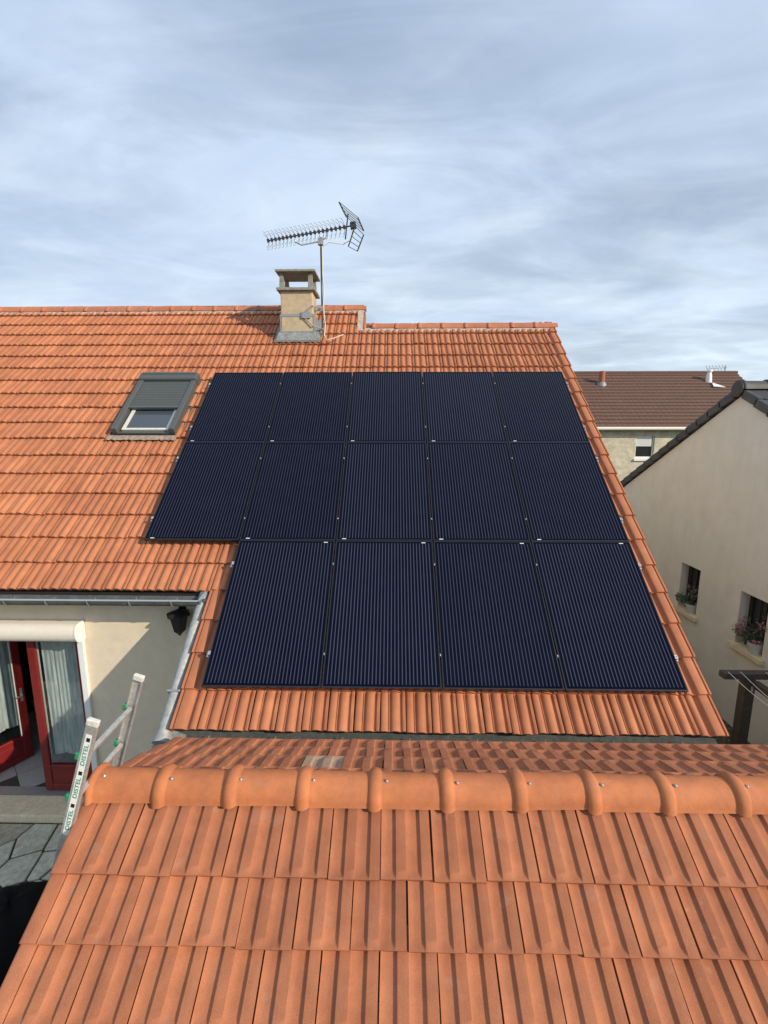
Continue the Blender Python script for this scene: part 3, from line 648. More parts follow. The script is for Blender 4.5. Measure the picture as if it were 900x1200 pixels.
# room behind
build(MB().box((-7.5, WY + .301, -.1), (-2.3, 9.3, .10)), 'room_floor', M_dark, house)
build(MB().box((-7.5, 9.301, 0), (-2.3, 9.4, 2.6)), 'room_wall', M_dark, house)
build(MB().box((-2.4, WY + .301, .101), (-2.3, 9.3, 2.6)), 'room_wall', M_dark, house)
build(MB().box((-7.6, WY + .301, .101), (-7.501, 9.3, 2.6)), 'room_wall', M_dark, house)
build(MB().box((-7.6, WY + .301, 2.601), (-2.3, 9.4, 2.66)), 'room_ceiling', M_room, house)
fl = build(MB().box((-7.4, WY + .141, .1005), (-3.0, 8.5, .106)), 'room_floor', M_joint, house)
for i in range(-14, 15):
    for j in range(-14, 15):
        c = Vector((-4.9 + (i - j) * .30, 6.3 + (i + j) * .30, .1105))
        if not (-6.4 < c.x < -3.4 and WY + .31 < c.y < 7.8): continue
        build(MB().obox(c, ((1, 1, 0), (-1, 1, 0), (0, 0, 1)), (.208, .208, .005)), 'floor_tile', M_ftile, fl)

# ================================================================== SOLAR PANELS
pw, ph = PW - .014, PH - .008
M_pv = pv_glass(pw, ph)
fr_t = .012
mb = MB(); mb.box((0, 0, -.035), (fr_t, ph, 0)); mb.box((pw - fr_t, 0, -.035), (pw, ph, 0)); mb.box((fr_t, 0, -.035), (pw - fr_t, fr_t, 0)); mb.box((fr_t, ph - fr_t, -.035), (pw - fr_t, ph, 0))
me_frame = mb.mesh('frame', M_black)
me_glass = MB().box((fr_t, fr_t, -.030), (pw - fr_t, ph - fr_t, -.0025)).mesh('cell_sheet', M_pv)
me_lab = MB().box((0, 0, -.0028), (.046, .009, .0012)).mesh('sticker', M_white)
mb = MB().tube([(-.007, 0, .0035), (-.007, 0, .010)], .006, 6).box((-.012, -.010, .0005), (-.002, .010, .0035)); me_bolt = mb.mesh('clamp_bolt', M_alu)
me_mid = MB().box((-.0135, -.02, -.045), (-.0005, .02, .0)).mesh('clamp', M_black)
mb = MB().box((-.045, -.022, -.075), (-.004, .022, -.045)).box((-.02, -.02, -.045), (-.002, .02, .0035)).box((-.02, -.02, .004), (.008, .02, .0065)).tube([(-.012, 0, .004), (-.012, 0, .016)], .006, 6); me_end = mb.mesh('clamp', M_alu)
rows_l = ['top row', 'middle row', 'bottom row']
ord_l = ['first', 'second', 'third', 'fourth', 'fifth']
for r in range(3):
    for c in range(5):
        if r == 2 and c == 0: continue
        if c == 0: lab = 'black solar panel beside the roof window, in the top row' if r == 0 else 'black solar panel at the left end of the middle row, overhanging bare tiles below it'
        elif c == 4: lab = 'black solar panel of the %s, alongside the right roof verge' % rows_l[r]
        elif r == 2 and c == 1: lab = 'black solar panel of the bottom row, beside the grey zinc verge capping'
        else: lab = 'black solar panel of the %s, %s from the right roof verge' % (rows_l[r], ord_l[4 - c])
        x = PX0 + c * PW + .007; base = rp(x, (r + 1) * PH - .004, rt.gauss(0, .0008))
        p = thing('solar_panel', base, lab, 'solar panel', 'solar panels on the tiled slope'); p.rotation_euler = (TH + rt.gauss(0, .0015), rt.gauss(0, .0015), 0)
        WL[p.name] = Vector(base)
        def ch(name, me, l, rz=0):
            o = bpy.data.objects.new(name, me); COL.objects.link(o); o.parent = p; o.location = l; o.rotation_euler = (0, 0, rz); return o
        ch('frame', me_frame, (0, 0, 0)); ch('cell_sheet', me_glass, (0, 0, 0))
        ch('sticker', me_lab, (.07, .016, 0) if r < 2 else (pw - .13, ph - .032, 0))
        left_end = (c == 0) or (r == 2 and c == 1)
        for yy in (.33, ph - .33):
            q_ = ch('clamp', me_end if left_end else me_mid, (0, yy, 0))
            if not left_end:
                q2 = bpy.data.objects.new('bolt', me_bolt); COL.objects.link(q2); q2.parent = q_
            if c == 4: ch('clamp', me_end, (pw, yy, 0), math.pi)
for r in range(3):
    for q, yy in enumerate((.33, ph - .33)):
        s = (r + 1) * PH - .004 - yy; x0 = PX0 - .03 + (PW if r == 2 else 0); x1 = PX0 + 5 * PW + .03
        o = build(MB().obox(rp((x0 + x1) / 2, s, -.060), ((1, 0, 0), UP, NRM), ((x1 - x0) / 2, .018, .0145)), 'mounting_rail', M_alu, None, loc=rp(x0, s, -.06))
        tag(o, 'aluminium rail under the %s of solar panels, %s side' % (rows_l[r], ['lower', 'upper'][q]), 'rail', 'rails under the solar panels')

# ================================================================== TV AERIAL on the chimney
ant = thing('television_aerial', (-1.33, 9.28, 6.5), 'long television aerial with black elements on a mast strapped to the chimney', 'aerial')
AX, AY = -1.335, 9.28
build(MB().tube([(AX, AY, 6.45), (AX + .005, AY, 8.27)], .016, 10), 'mast', M_mast, ant, True)
build(MB().box((cx1 + .008, AY - .012, 7.02), (AX + .05, AY + .012, 7.06)).box((cx1 + .008, AY - .012, 6.66), (AX + .05, AY + .012, 6.70)).box((cx1 + .008, AY - .02, 6.62), (cx1 + .03, AY + .02, 7.10)).box((AX - .03, AY - .032, 7.00), (AX + .03, AY - .022, 7.09)), 'wall_bracket', M_steel, ant)
mb = MB()
mb.tube([(cx1 - .20, cy0 - .02, 6.885), (cx1 + .0, cy0 - .03, 7.04), (AX, AY - .02, 7.045)], .011, 6); mb.tube([(cx1 - .20, cy0 - .02, 6.885), (cx1 + .0, cy0 - .03, 6.69), (AX, AY - .02, 6.685)], .011, 6); mb.box((cx1 - .20, cy0 - .03, 6.83), (cx1 - .04, cy0 - .008, 6.94))
build(mb, 'corner_bracket', M_steel, ant)
b0 = Vector((-2.27, 9.12, 8.16)); b1 = Vector((-.70, 9.36, 8.50)); bd = (b1 - b0).normalized(); bn = Vector((0, 0, 1)); bs = bd.cross(bn).normalized(); bu = bs.cross(bd).normalized()
build(MB().tube([b0, b1], .012, 8), 'boom', M_antb, ant)
BL = (b1 - b0).length
nd_ = 20; t = .0
for k in range(nd_):
    t = .01 + .86 * (1 - (1 - k / (nd_ - 1)) ** 1.0) * (1.0 - .10 * (1 - k / (nd_ - 1))); c = b0 + bd * BL * t
    mb = MB()
    for sg in (-1, 1):                            # bow-tie director: two bent rods each side of the boom
        for ud in (-1, 1):
            mb.tube([c, c + bs * sg * .045 + bu * ud * .055, c + bs * sg * .075 + bu * ud * .115 - bd * .025, c + bs * sg * .06 + bu * ud * .135 - bd * .055], .0034, 5)
    dr = build(mb, 'director', M_mast, ant)
    build(MB().obox(c, (bd, bs, bu), (.022, .028, .024)), 'clip', M_antb, dr)
dc = b0 + bd * BL * .91
build(MB().tube([dc - bu * .20 - bd * .09, dc + bu * .20 + bd * .05], .013, 6).obox(dc + bd * .10, (bd, bs, bu), (.05, .05, .05)), 'dipole', M_antb, ant)
def reflector(p, q, r_, t_):                      # wing of the corner reflector: heavy side bars p-q and r-t joined by thin rods
    p, q, r_, t_ = [Vector(v) for v in (p, q, r_, t_)]
    mb = MB().tube([p, q], .013, 6).tube([r_, t_], .013, 6)
    for i in range(5): mb.tube([p.lerp(q, i / 4), r_.lerp(t_, i / 4)], .006, 5)
    return mb
build(reflector((-.975, 9.16, 8.80), (-.845, 9.16, 8.555), (-.665, 9.50, 8.68), (-.56, 9.50, 8.455)), 'reflector', M_antb, ant)
build(reflector((-.70, 9.24, 8.44), (-.825, 9.24, 8.10), (-.56, 9.48, 8.38), (-.68, 9.48, 8.10)), 'reflector', M_antb, ant)
mt = Vector((AX, AY, 8.20))
build(MB().tube([b0 + bd * BL * .30, b0 + bd * BL * .30 - bu * .10, b0 + bd * BL * .36 - bu * .17, mt + Vector((-.02, 0, .0)), mt + Vector((.10, 0, .06)), b0 + bd * BL * .66 - bu * .06, b0 + bd * BL * .66], .012, 7).box((AX - .045, AY - .045, 8.14), (AX + .045, AY + .045, 8.24)), 'boom_stay', M_steel, ant)
build(MB().tube([dc + bd * .1, dc + bd * .02 - bu * .22, dc - bd * .15 - bu * .28, mt + Vector((.16, -.02, -.02)), mt + Vector((.03, -.025, -.1)), (AX + .028, AY - .02, 7.6), (AX + .05, AY - .02, 7.42), (AX + .03, AY - .03, 7.1), (AX + .06, AY - .05, 6.75), (AX + .07, AY - .25, 6.52), (AX + .14, AY - .40, 6.42), (AX + .28, AY - .38, 6.46), (AX + .42, AY - .30, 6.53)], .010, 6), 'cable', M_cable, ant, True)

# ================================================================== WALL LANTERN
lan = thing('wall_lantern', (-2.53, WY, 2.35), 'dark hexagonal lantern on the cream wall under the gutter', 'lantern')
lc = (-2.53, WY - .13)
build(MB().lathe([(.010, 2.42), (.03, 2.45), (.072, 2.49), (.110, 2.655), (.114, 2.67)], (lc[0], lc[1], 0), 6), 'body', M_lamp, lan)
build(MB().lathe([(.138, 2.671), (.142, 2.69), (.10, 2.715), (.03, 2.74), (.012, 2.75)], (lc[0], lc[1], 0), 6), 'cap', M_lamp, lan)
build(MB().tube([(lc[0], lc[1], 2.72), (lc[0], lc[1] + .06, 2.76), (lc[0], WY - .001, 2.70)], .012, 6).box((lc[0] - .04, WY - .015, 2.60), (lc[0] + .04, WY - .001, 2.75)), 'arm', M_lamp, lan)

# ================================================================== ANNEX with the near roof
annex = thing('annex', (1.5, 2.6, 0), 'low annex roofed with matt orange tiles and a hooded ridge', 'annex')
NF = 0.624; TF = math.atan(NF); NB = 0.457; TB = math.atan(NB)
RY, RZ = 2.675, CZ - 2.225                       # ridge of the tile planes
AX0, AX1 = -1.855, 5.15
WN = .2985; GN = .2952; LN = GN + .115
def nf(x, s, h=0): return Vector((x, RY - s * math.cos(TF) - h * math.sin(TF), RZ - s * math.sin(TF) + h * math.cos(TF)))
def nb(x, s, h=0): return Vector((x, RY + s * math.cos(TB) + h * math.sin(TB), RZ - s * math.sin(TB) + h * math.cos(TB)))
build(MB().box((-1.80, .95, 0), (-1.60, 3.62, RZ - 1.05)).prism([(-1.80, .95, RZ - 1.049), (-1.80, RY, RZ - .10), (-1.80, 3.62, RZ - .60), (-1.80, 3.62, RZ - 1.049)], (.2, 0, 0)), 'wall', M_render, annex)
build(MB().box((-1.599, .95, 0), (4.95, 1.15, RZ - 1.16)), 'wall', M_render, annex)
build(MB().box((4.951, .95, 0), (5.08, 3.62, RZ - 1.05)).prism([(4.951, .95, RZ - 1.049), (4.951, RY, RZ - .10), (4.951, 3.62, RZ - .60), (4.951, 3.62, RZ - 1.049)], (.129, 0, 0)), 'wall', M_render, annex)
build(MB().box((-1.599, 3.44, 0), (4.95, 3.62, RZ - .64)), 'wall', M_render, annex)
mb = MB()
mb.prism([nf(-1.92, .02, -.075), nf(AX1, .02, -.075), nf(AX1, 2.05, -.075), nf(-1.92, 2.05, -.075)], nf(0, 0, .03) - nf(0, 0, 0))
mb.prism([nb(-1.92, .02, -.075), nb(AX1, .02, -.075), nb(AX1, 1.13, -.075), nb(-1.92, 1.13, -.075)], nb(0, 0, .03) - nb(0, 0, 0))
aroof = build(mb, 'roof', M_deck, annex); aroof['label'] = 'matt orange tile roof with flat ribs and troughs'
NVN = 14; ra = random.Random(33)
nearT = [tile_mesh('tile', tile_geo(WN, LN, GN, PROF_B, AMP_B, .033, .025, seed=100 + i, follow=True), M_near, max(0, min(1, ra.gauss(.5, .25)))) for i in range(NVN)]
half = [tile_mesh('tile', tile_geo(WN * .5, LN, GN, PROF_B, AMP_B, .033, .025, 0.5, 1.0, seed=130 + i, follow=True), M_near, ra.random()) for i in range(3)]
for m_ in half:
    xs = [v.co.x for v in m_.vertices]; mx = max(xs); mn = min(xs)
    for v in m_.vertices: v.co.x = .003 + (v.co.x - mn) / (mx - mn) * (WN * .5 - .006)
nearS = [tile_mesh('tile', tile_geo(WN, .24, .24, PROF_B, AMP_B, .026, .022, seed=170 + i, follow=True), M_near, ra.random()) for i in range(4)]
pale = tile_mesh('tile', tile_geo(WN, LN, GN, PROF_B, AMP_B, .033, .025, seed=150, follow=True), M_pale, .5)
mb = MB(); LV = LN + .01
def vband():
    vs = []; fs = []; xs = [(-.094, -.05), (-.094, -.004), (-.089, .004), (-.078, .007), (-.012, .007), (-.003, .003), (-.002, -.02)]
    rows = [(0, .030, -.024), (0, .030, 0), (LV, .002, 0)]
    for y, z, dz in rows:
        for x, h in xs: vs.append((x, y, z + h + dz))
    n = len(xs)
    for k in range(2):
        for i in range(n - 1): fs.append((k * n + i, k * n + i + 1, (k + 1) * n + i + 1, (k + 1) * n + i))
    return vs, fs
bandT = [tile_mesh('verge_tile', vband(), M_near, t_) for t_ in (.35, .6, .8)]
S1 = (RY - 2.246) / math.cos(TF)                 # tail of the first full course below the ridge
for k in range(7):
    s = S1 + k * GN; x = AX0
    if k % 2:
        o = link('tile', ra.choice(half), aroof, nf(x, s, -.028)); o.rotation_euler = (TF, 0, 0); x += WN * .5
    while x + WN < AX1 + .05:
        o = link('tile', ra.choice(nearT), aroof, nf(x + ra.gauss(0, .0012), s + ra.gauss(0, .0035), -.028 + ra.gauss(0, .0012))); o.rotation_euler = (TF + ra.gauss(0, .004), ra.gauss(0, .004), ra.gauss(0, .004)); x += WN
    o = link('verge_tile', ra.choice(bandT), aroof, nf(AX0, s, -.028)); o.rotation_euler = (TF, 0, ra.gauss(0, .003))
SB = 1.203
for k in range(4):
    s = SB - k * GN; x = AX0 + (WN * .5 if k % 2 else 0)
    if k == 1:
        o = link('tile', ra.choice(half), aroof, nb(x, s, -.028)); o.rotation_euler = (TB, 0, math.pi)
    j = 0
    while x + WN < AX1 + .05:
        me = ra.choice(nearT if k < 3 else nearS)
        if k == 2 and j in (4,): me = pale
        o = link('tile', me, aroof, nb(x + WN + ra.gauss(0, .001), s + ra.gauss(0, .003), -.028 + ra.gauss(0, .001))); o.rotation_euler = (TB + ra.gauss(0, .003), ra.gauss(0, .003), math.pi + ra.gauss(0, .003)); x += WN; j += 1
    if k == 3: continue
    o = link('verge_tile', bandT[k % 3], aroof, nb(AX0 - .10, s, -.028)); o.rotation_euler = (TB, 0, math.pi)
# hooded ridge tiles: the hood sits at the left end of each
RLN = .452; RR = .120
nridge = [tile_mesh('ridge_tile', ridge_geo(RLN, RR, .024, .082, n=26, drop=96), M_nridge, t_) for t_ in (.3, .45, .55, .7, .85)]
RCZ = CZ - 2.302
x = -1.505; k = 0
while x < AX1:
    o = link('ridge_tile', nridge[(k * 2) % 5], aroof, (x, RY + ra.gauss(0, .002), RCZ + ra.gauss(0, .002))); o.rotation_euler = (ra.gauss(0, .015), ra.gauss(0, .005), ra.gauss(0, .007))
    mb = MB().lathe([(.011, -.006), (.011, .001), (.007, .006)], (x + .105 + ra.gauss(0, .006), RY - .045 + ra.gauss(0, .004), RCZ + .1145), 8); build(mb, 'screw', M_steel, aroof, True)
    x += RLN; k += 1
# closed end tile at the left gable
vs, fs = ridge_geo(.43, RR, .026, .045, n=22, drop=92)
me = tile_mesh('ridge_tile', (vs, fs), M_nridge, .5); o = link('ridge_tile', me, aroof, (-1.925, RY, RCZ + .002)); o.rotation_euler = (0, 0, .003)
build(MB().prism([(-1.905, RY + .112 * math.sin(R(a)), RCZ + .112 * math.cos(R(a))) for a in range(-92, 93, 8)], (.012, 0, 0)), 'end_plate', M_nridge, aroof)
build(MB().lathe([(.011, -.006), (.011, .001), (.007, .006)], (-1.84, RY - .035, RCZ + .118), 8), 'screw', M_alu, aroof, True)

# ================================================================== LADDER leaning on the annex verge
LT = Vector((-1.748, 2.47, CZ - 1.684)); LYF = 2.97
lean = Vector((.325, 0, 1)).normalized(); lside = Vector((lean.z, 0, -lean.x))
foot_len = (LT.z - .0) / lean.z
lad = thing('ladder', LT - lean * foot_len, 'aluminium ladder with green lettered sticker leaning on the annex gable', 'ladder')
def rail(y, outer):
    mb = MB(); c = LT - lean * foot_len / 2; c.y = y
    web = .0025
    mb.obox(c + Vector((0, outer * .011, 0)), (lside, (0, 1, 0), lean), (.032, web, foot_len / 2 - .02))
    for q in (-1, 1): mb.obox(c + lside * q * .0305, (lside, (0, 1, 0), lean), (.0025, .011, foot_len / 2 - .02))
    r_ = build(mb, 'rail', M_alud, lad); t = Vector((LT.x, y, LT.z))
    mb = MB().obox(t - lean * .008 + Vector((0, outer * .002, 0)), (lside, (0, 1, 0), lean), (.037, .016, .022)); build(mb, 'end_cap', M_cap, r_, bevel=.008)
    b = LT - lean * (foot_len - .025); b.y = y; build(MB().obox(b, (lside, (0, 1, 0), lean), (.04, .018, .02)), 'rubber_foot', M_lamp, r_)
    return r_
r1 = rail(2.47, -1); r2 = rail(LYF, 1)
k = 0; L_ = .25
while L_ < foot_len - .2:
    c = LT - lean * L_
    rg = build(MB().obox(Vector((c.x, (2.47 + LYF) / 2, c.z)), (lside, (0, 1, 0), lean), (.015, (LYF - 2.47) / 2 - .008, .014)), 'rung', M_alud, lad, bevel=.004)
    for y, o_ in (((2.47, 1), (LYF, -1)) if k < 2 else ()):
        g_ = Vector((c.x, y + o_ * .0, c.z)) - lside * .042
        build(MB().obox(g_, (lside, (0, 1, 0), lean), (.013, .014, .022)), 'rung_clip', M_green, rg, bevel=.004)
    L_ += .295; k += 1
# sticker with its lettering on the outer face of the near rail
fy = 2.47 - .0135 - .0006
st0, st1 = .085, .80
c = LT - lean * (st0 + st1) / 2
stk = build(MB().obox(Vector((c.x, fy, c.z)), (lside, (0, 1, 0), lean), (.0185, .0006, (st1 - st0) / 2)), 'sticker', M_sticker, r1)
def text_mesh(txt, size):
    cu = bpy.data.curves.new('txt', 'FONT'); cu.body = txt; cu.size = size; cu.extrude = 0.0; cu.offset = .0009
    ob = bpy.data.objects.new('txt', cu); COL.objects.link(ob); bpy.context.view_layer.update()
    me = bpy.data.meshes.new_from_object(ob.evaluated_get(bpy.context.evaluated_depsgraph_get())); bpy.data.objects.remove(ob); return me
tm = text_mesh('DISTEL', .034); tm.materials.clear(); tm.materials.append(M_greeni)
tw_ = max(v.co.x for v in tm.vertices)
mrot = Matrix((( lean.x, -lside.x * -1, 0), (0, 0, -1), (lean.z, -lside.z * -1, 0)))
mrot = Matrix(((lean.x, -lside.x, 0.0), (0.0, 0.0, -1.0), (lean.z, -lside.z, 0.0)))
for j in range(3):
    t1 = st0 + .052 + j * .232
    p = LT - lean * (t1 + .012 + .150) + lside * .012
    m2 = tm.copy()
    sc_ = .150 / tw_
    for v in m2.vertices:
        w_ = mrot @ Vector((v.co.x * sc_, v.co.y * 1.0, 0)); v.co = w_
    o = link('lettering', m2, r1, Vector((p.x, fy - .0012, p.z)))
    q = LT - lean * (t1 - .018)
    build(MB().obox(Vector((q.x, fy - .0010, q.z)) + lside * .002, (lside, (0, 1, 0), lean), (.011, .0004, .013)), 'printed_square', M_ink, r1)

# ================================================================== BLACK SACK on the patio
sk = MB(); rs = random.Random(9); nu, nv = 40, 22
def sackf(u, v):
    a = 2 * math.pi * u; ph_ = math.pi * v * .95
    r = .39 * (math.sin(ph_) ** .75) * (1 + .05 * math.sin(5 * a + 2 * ph_) + .035 * math.sin(9 * a - 3 * ph_) + .02 * math.sin(17 * a + 1))
    z = .34 + .34 * math.cos(ph_) * (1 + .05 * math.sin(3 * a)) ; return (-3.42 + r * math.cos(a), 3.47 + r * math.sin(a), max(.024, z))
sk.grid(sackf, nu, nv)
tag(build(sk, 'rubbish_sack', M_sack, None, True, loc=(-3.42, 3.47, .02), sharp=180), 'bulging black sack standing on the flagstones beside the annex', 'sack')

# ================================================================== NEIGHBOUR'S HOUSE
nx = 5.60
neigh = thing('neighbour_house', (nx + 3, 8.0, 0), 'beige rendered gable house with dark grey tiles and flower windows', 'house')
ya, za = 7.90, 5.36; slope = .534
def ztop(y): return za - abs(y - ya) * slope
WINS = [(8.36, 8.92, 1.42, 2.30), (6.77, 7.34, 1.40, 2.28)]
ys = sorted(set([3.0, ya, 13.2] + [a for w_ in WINS for a in w_[:2]]))
mb = MB()
for y0, y1 in zip(ys, ys[1:]):
    hole = [w_ for w_ in WINS if abs(w_[0] - y0) < 1e-6]
    if hole:
        z0, z1 = hole[0][2:]
        mb.prism([(nx, y0, 0), (nx, y1, 0), (nx, y1, z0), (nx, y0, z0)], (.28, 0, 0)); mb.prism([(nx, y0, z1), (nx, y1, z1), (nx, y1, ztop(y1)), (nx, y0, ztop(y0))], (.28, 0, 0))
    else: mb.prism([(nx, y0, 0), (nx, y1, 0), (nx, y1, ztop(y1)), (nx, y0, ztop(y0))], (.28, 0, 0))
build(mb, 'wall', M_nwall, neigh)
build(MB().box((nx + .281, 3.0, 0), (nx + 7, 3.25, ztop(3.0))).box((nx + .281, 12.95, 0), (nx + 7, 13.2, ztop(13.2))), 'wall', M_nwall, neigh)
for i, (y0, y1, z0, z1) in enumerate(WINS):
    wn = build(MB().box((nx + .16, y0, z0), (nx + .20, y0 + .05, z1)).box((nx + .16, y1 - .05, z0), (nx + .20, y1, z1)).box((nx + .16, y0 + .05, z1 - .05), (nx + .20, y1 - .05, z1)).box((nx + .16, y0 + .05, z0), (nx + .20, y1 - .05, z0 + .05)), 'window', M_wood, neigh)
    build(MB().box((nx + .182, y0 + .05, z0 + .05), (nx + .188, y1 - .05, z1 - .05)), 'pane', M_glassd, wn)
    for q in range(4):
        yb_ = y0 + .04 + (y1 - y0 - .08) * (q + .5) / 4; build(MB().tube([(nx + .09, yb_, z0 + .001), (nx + .09, yb_, z1 - .001)], .011, 6), 'bar', M_lamp, wn)
    build(MB().box((nx - .07, y0 - .07, z0 - .075), (nx - .001, y1 + .07, z0 + .006)).box((nx - .001, y0 + .002, z0 + .001), (nx + .159, y1 - .002, z0 + .012)), 'sill', M_sill, wn, bevel=.006)
nroof = build(MB().prism([(nx + .03, ya, za + .001), (nx + .03, ya, za + .10), (nx + .03, 2.5, ztop(2.5) + .10), (nx + .03, 2.5, ztop(2.5) + .001)], (7, 0, 0)).prism([(nx + .03, ya + .001, za + .001), (nx + .03, ya + .001, za + .10), (nx + .03, 13.7, ztop(13.7) + .10), (nx + .03, 13.7, ztop(13.7) + .001)], (7, 0, 0)), 'roof', M_ntile, neigh)
TNs = math.atan(slope); rn = random.Random(12)
def dk(mb, name, parent, t_):
    o = build(mb, name, M_ntile, parent, bevel=.006); at = o.data.attributes.new('tint', 'FLOAT', 'POINT'); at.data.foreach_set('value', [t_] * len(o.data.vertices)); return o
for sg in (1, -1):
    dirv = Vector((0, sg * math.cos(TNs), -math.sin(TNs))); nv_ = Vector((0, sg * math.sin(TNs), math.cos(TNs))); L = .30
    for k in range(17):
        c = Vector((nx - .02, ya, za)) + dirv * (.26 + k * .315) + nv_ * .085
        tl = dirv + nv_ * .07
        nn_ = tl.cross(Vector((1, 0, 0))) * sg
        dk(MB().obox(c, ((1, 0, 0), tl, nn_), (.045, .175, .066)), 'verge_tile', nroof, rn.random())
        if sg == -1 and k < 12:
            for j in range(7):
                c2 = Vector((nx + .19 + j * .33, ya, za)) + dirv * (.26 + k * .315) + nv_ * .135
                dk(MB().obox(c2, ((1, 0, 0), tl, nn_), (.162, .180, .012)).obox(c2 + Vector((.135, 0, 0)) + nv_ * .012, ((1, 0, 0), tl, nn_), (.03, .179, .018)), 'tile', nroof, rn.random())
for j in range(6):
    vs, fs = ridge_geo(.40, .125, .02, .06, n=14, drop=95); mb = MB().add(vs, fs)
    me = tile_mesh('ridge_tile', (vs, fs), M_ntile, rn.random()); link('ridge_tile', me, nroof, (nx - .07 + j * .40, ya, za + .115))
build(MB().lathe([(.132, 0), (.132, .012), (.10, .02)], (0, 0, 0), 20), 'ridge_end', M_ntile, nroof)
o = bpy.data.objects[[q.name for q in nroof.children if q.name.startswith('ridge_end')][0]]
for v in o.data.vertices:
    p = v.co + wl(nroof); v.co = Vector((nx - .075 - p.z, ya + p.x, za + .115 + p.y)) - wl(nroof)

# flower pots on the two sills
def flower_pot(y, z, label, bloom, seed):
    r_ = random.Random(seed); t = thing('flower_pot', (nx + .035, y, z), label, 'flower pot', 'flower pots on the window sills')
    build(MB().lathe([(.085, .0), (.105, .13), (.112, .135), (.112, .165), (.10, .165), (.095, .13)], (nx + .035, y, z), 20), 'pot', M_pot, t, True)
    st = MB(); lf = MB(); pt = MB()
    for k in range(26):
        a = r_.uniform(0, 6.28); l = r_.uniform(.12, .42); sp = r_.uniform(.05, .32)
        if k > 15: a = r_.gauss(math.pi * .75, .5); l = r_.uniform(.02, .14); sp = r_.uniform(.25, .42)
        p0 = Vector((nx + .035, y, z + .14)); tip = p0 + Vector((math.cos(a) * sp * .55, math.sin(a) * sp, l)); mid_ = (p0 + tip) / 2 + Vector((0, 0, .06))
        if tip.x > nx + .14: tip.x = nx + .14
        st.tube([p0, mid_, tip], .004, 5)
        for q in range(9):
            c = p0.lerp(tip, r_.uniform(.35, 1.05)) + Vector((r_.gauss(0, .02), r_.gauss(0, .028), r_.gauss(.02, .025))); s_ = r_.uniform(.014, .03)
            if c.x > nx + .15: c.x = nx + .12
            d1 = Vector((r_.gauss(0, 1), r_.gauss(0, 1), r_.gauss(0, .5))).normalized(); d2 = d1.orthogonal().normalized()
            lf.add([c - d1 * s_, c + d2 * s_ * .8, c + d1 * s_, c - d2 * s_ * .8], [(0, 1, 2, 3)])
        if r_.random() < bloom:
            for q in range(12):
                c = tip + Vector((r_.gauss(0, .02), r_.gauss(0, .026), r_.gauss(.03, .02))); s_ = r_.uniform(.009, .018)
                d1 = Vector((r_.gauss(0, 1), r_.gauss(0, 1), r_.gauss(0, 1))).normalized(); d2 = d1.orthogonal().normalized(); pt.add([c - d1 * s_, c + d2 * s_, c + d1 * s_, c - d2 * s_], [(0, 1, 2, 3)])
    build(st, 'stems', M_leaf, t); build(lf, 'foliage', M_leaf, t); build(pt, 'blossom', M_petal, t)
flower_pot(8.55, 1.432, 'white flower pot with sparse dull plant on the sill nearer the dark roof eave', .06, 3)
flower_pot(6.95, 1.412, 'white flower pot with pink geranium on the sill above the clothes-line frame', .5, 5)

# ================================================================== CLOTHES-LINE FRAME
cl = thing('clothes_line', (4.02, 5.0, 0), 'dark timber clothes-line frame with pale wires beside the gable wall', 'clothes line')
build(MB().box((3.965, 4.945, 0), (4.075, 5.055, 2.07)), 'post', M_wood, cl, bevel=.006)
build(MB().box((3.72, 4.95, 2.071), (4.98, 5.05, 2.14)), 'crossbar', M_wood, cl, bevel=.006)
build(MB().box((4.03, 3.921, 1.985), (4.10, 4.944, 2.065)), 'beam', M_wood, cl, bevel=.006)
build(MB().box((3.965, 3.81, 0), (4.075, 3.92, 2.07)), 'post', M_wood, cl, bevel=.006)
build(MB().box((3.72, 3.815, 2.071), (4.98, 3.915, 2.14)), 'crossbar', M_wood, cl, bevel=.006)
for i, xx in enumerate((3.78, 3.92, 4.20, 4.45, 4.70)):
    pts = [(xx, 4.99 - 1.12 * t_ / 10, 2.145 - .05 * math.sin(math.pi * t_ / 10) * (1 + .4 * (i % 2))) for t_ in range(11)]
    build(MB().tube(pts, .0035, 5), 'wire', M_wire, cl)
build(MB().tube([(4.03, 4.935, 2.0), (4.03, 4.93, 1.94)], .012, 6), 'hook', M_alu, cl)

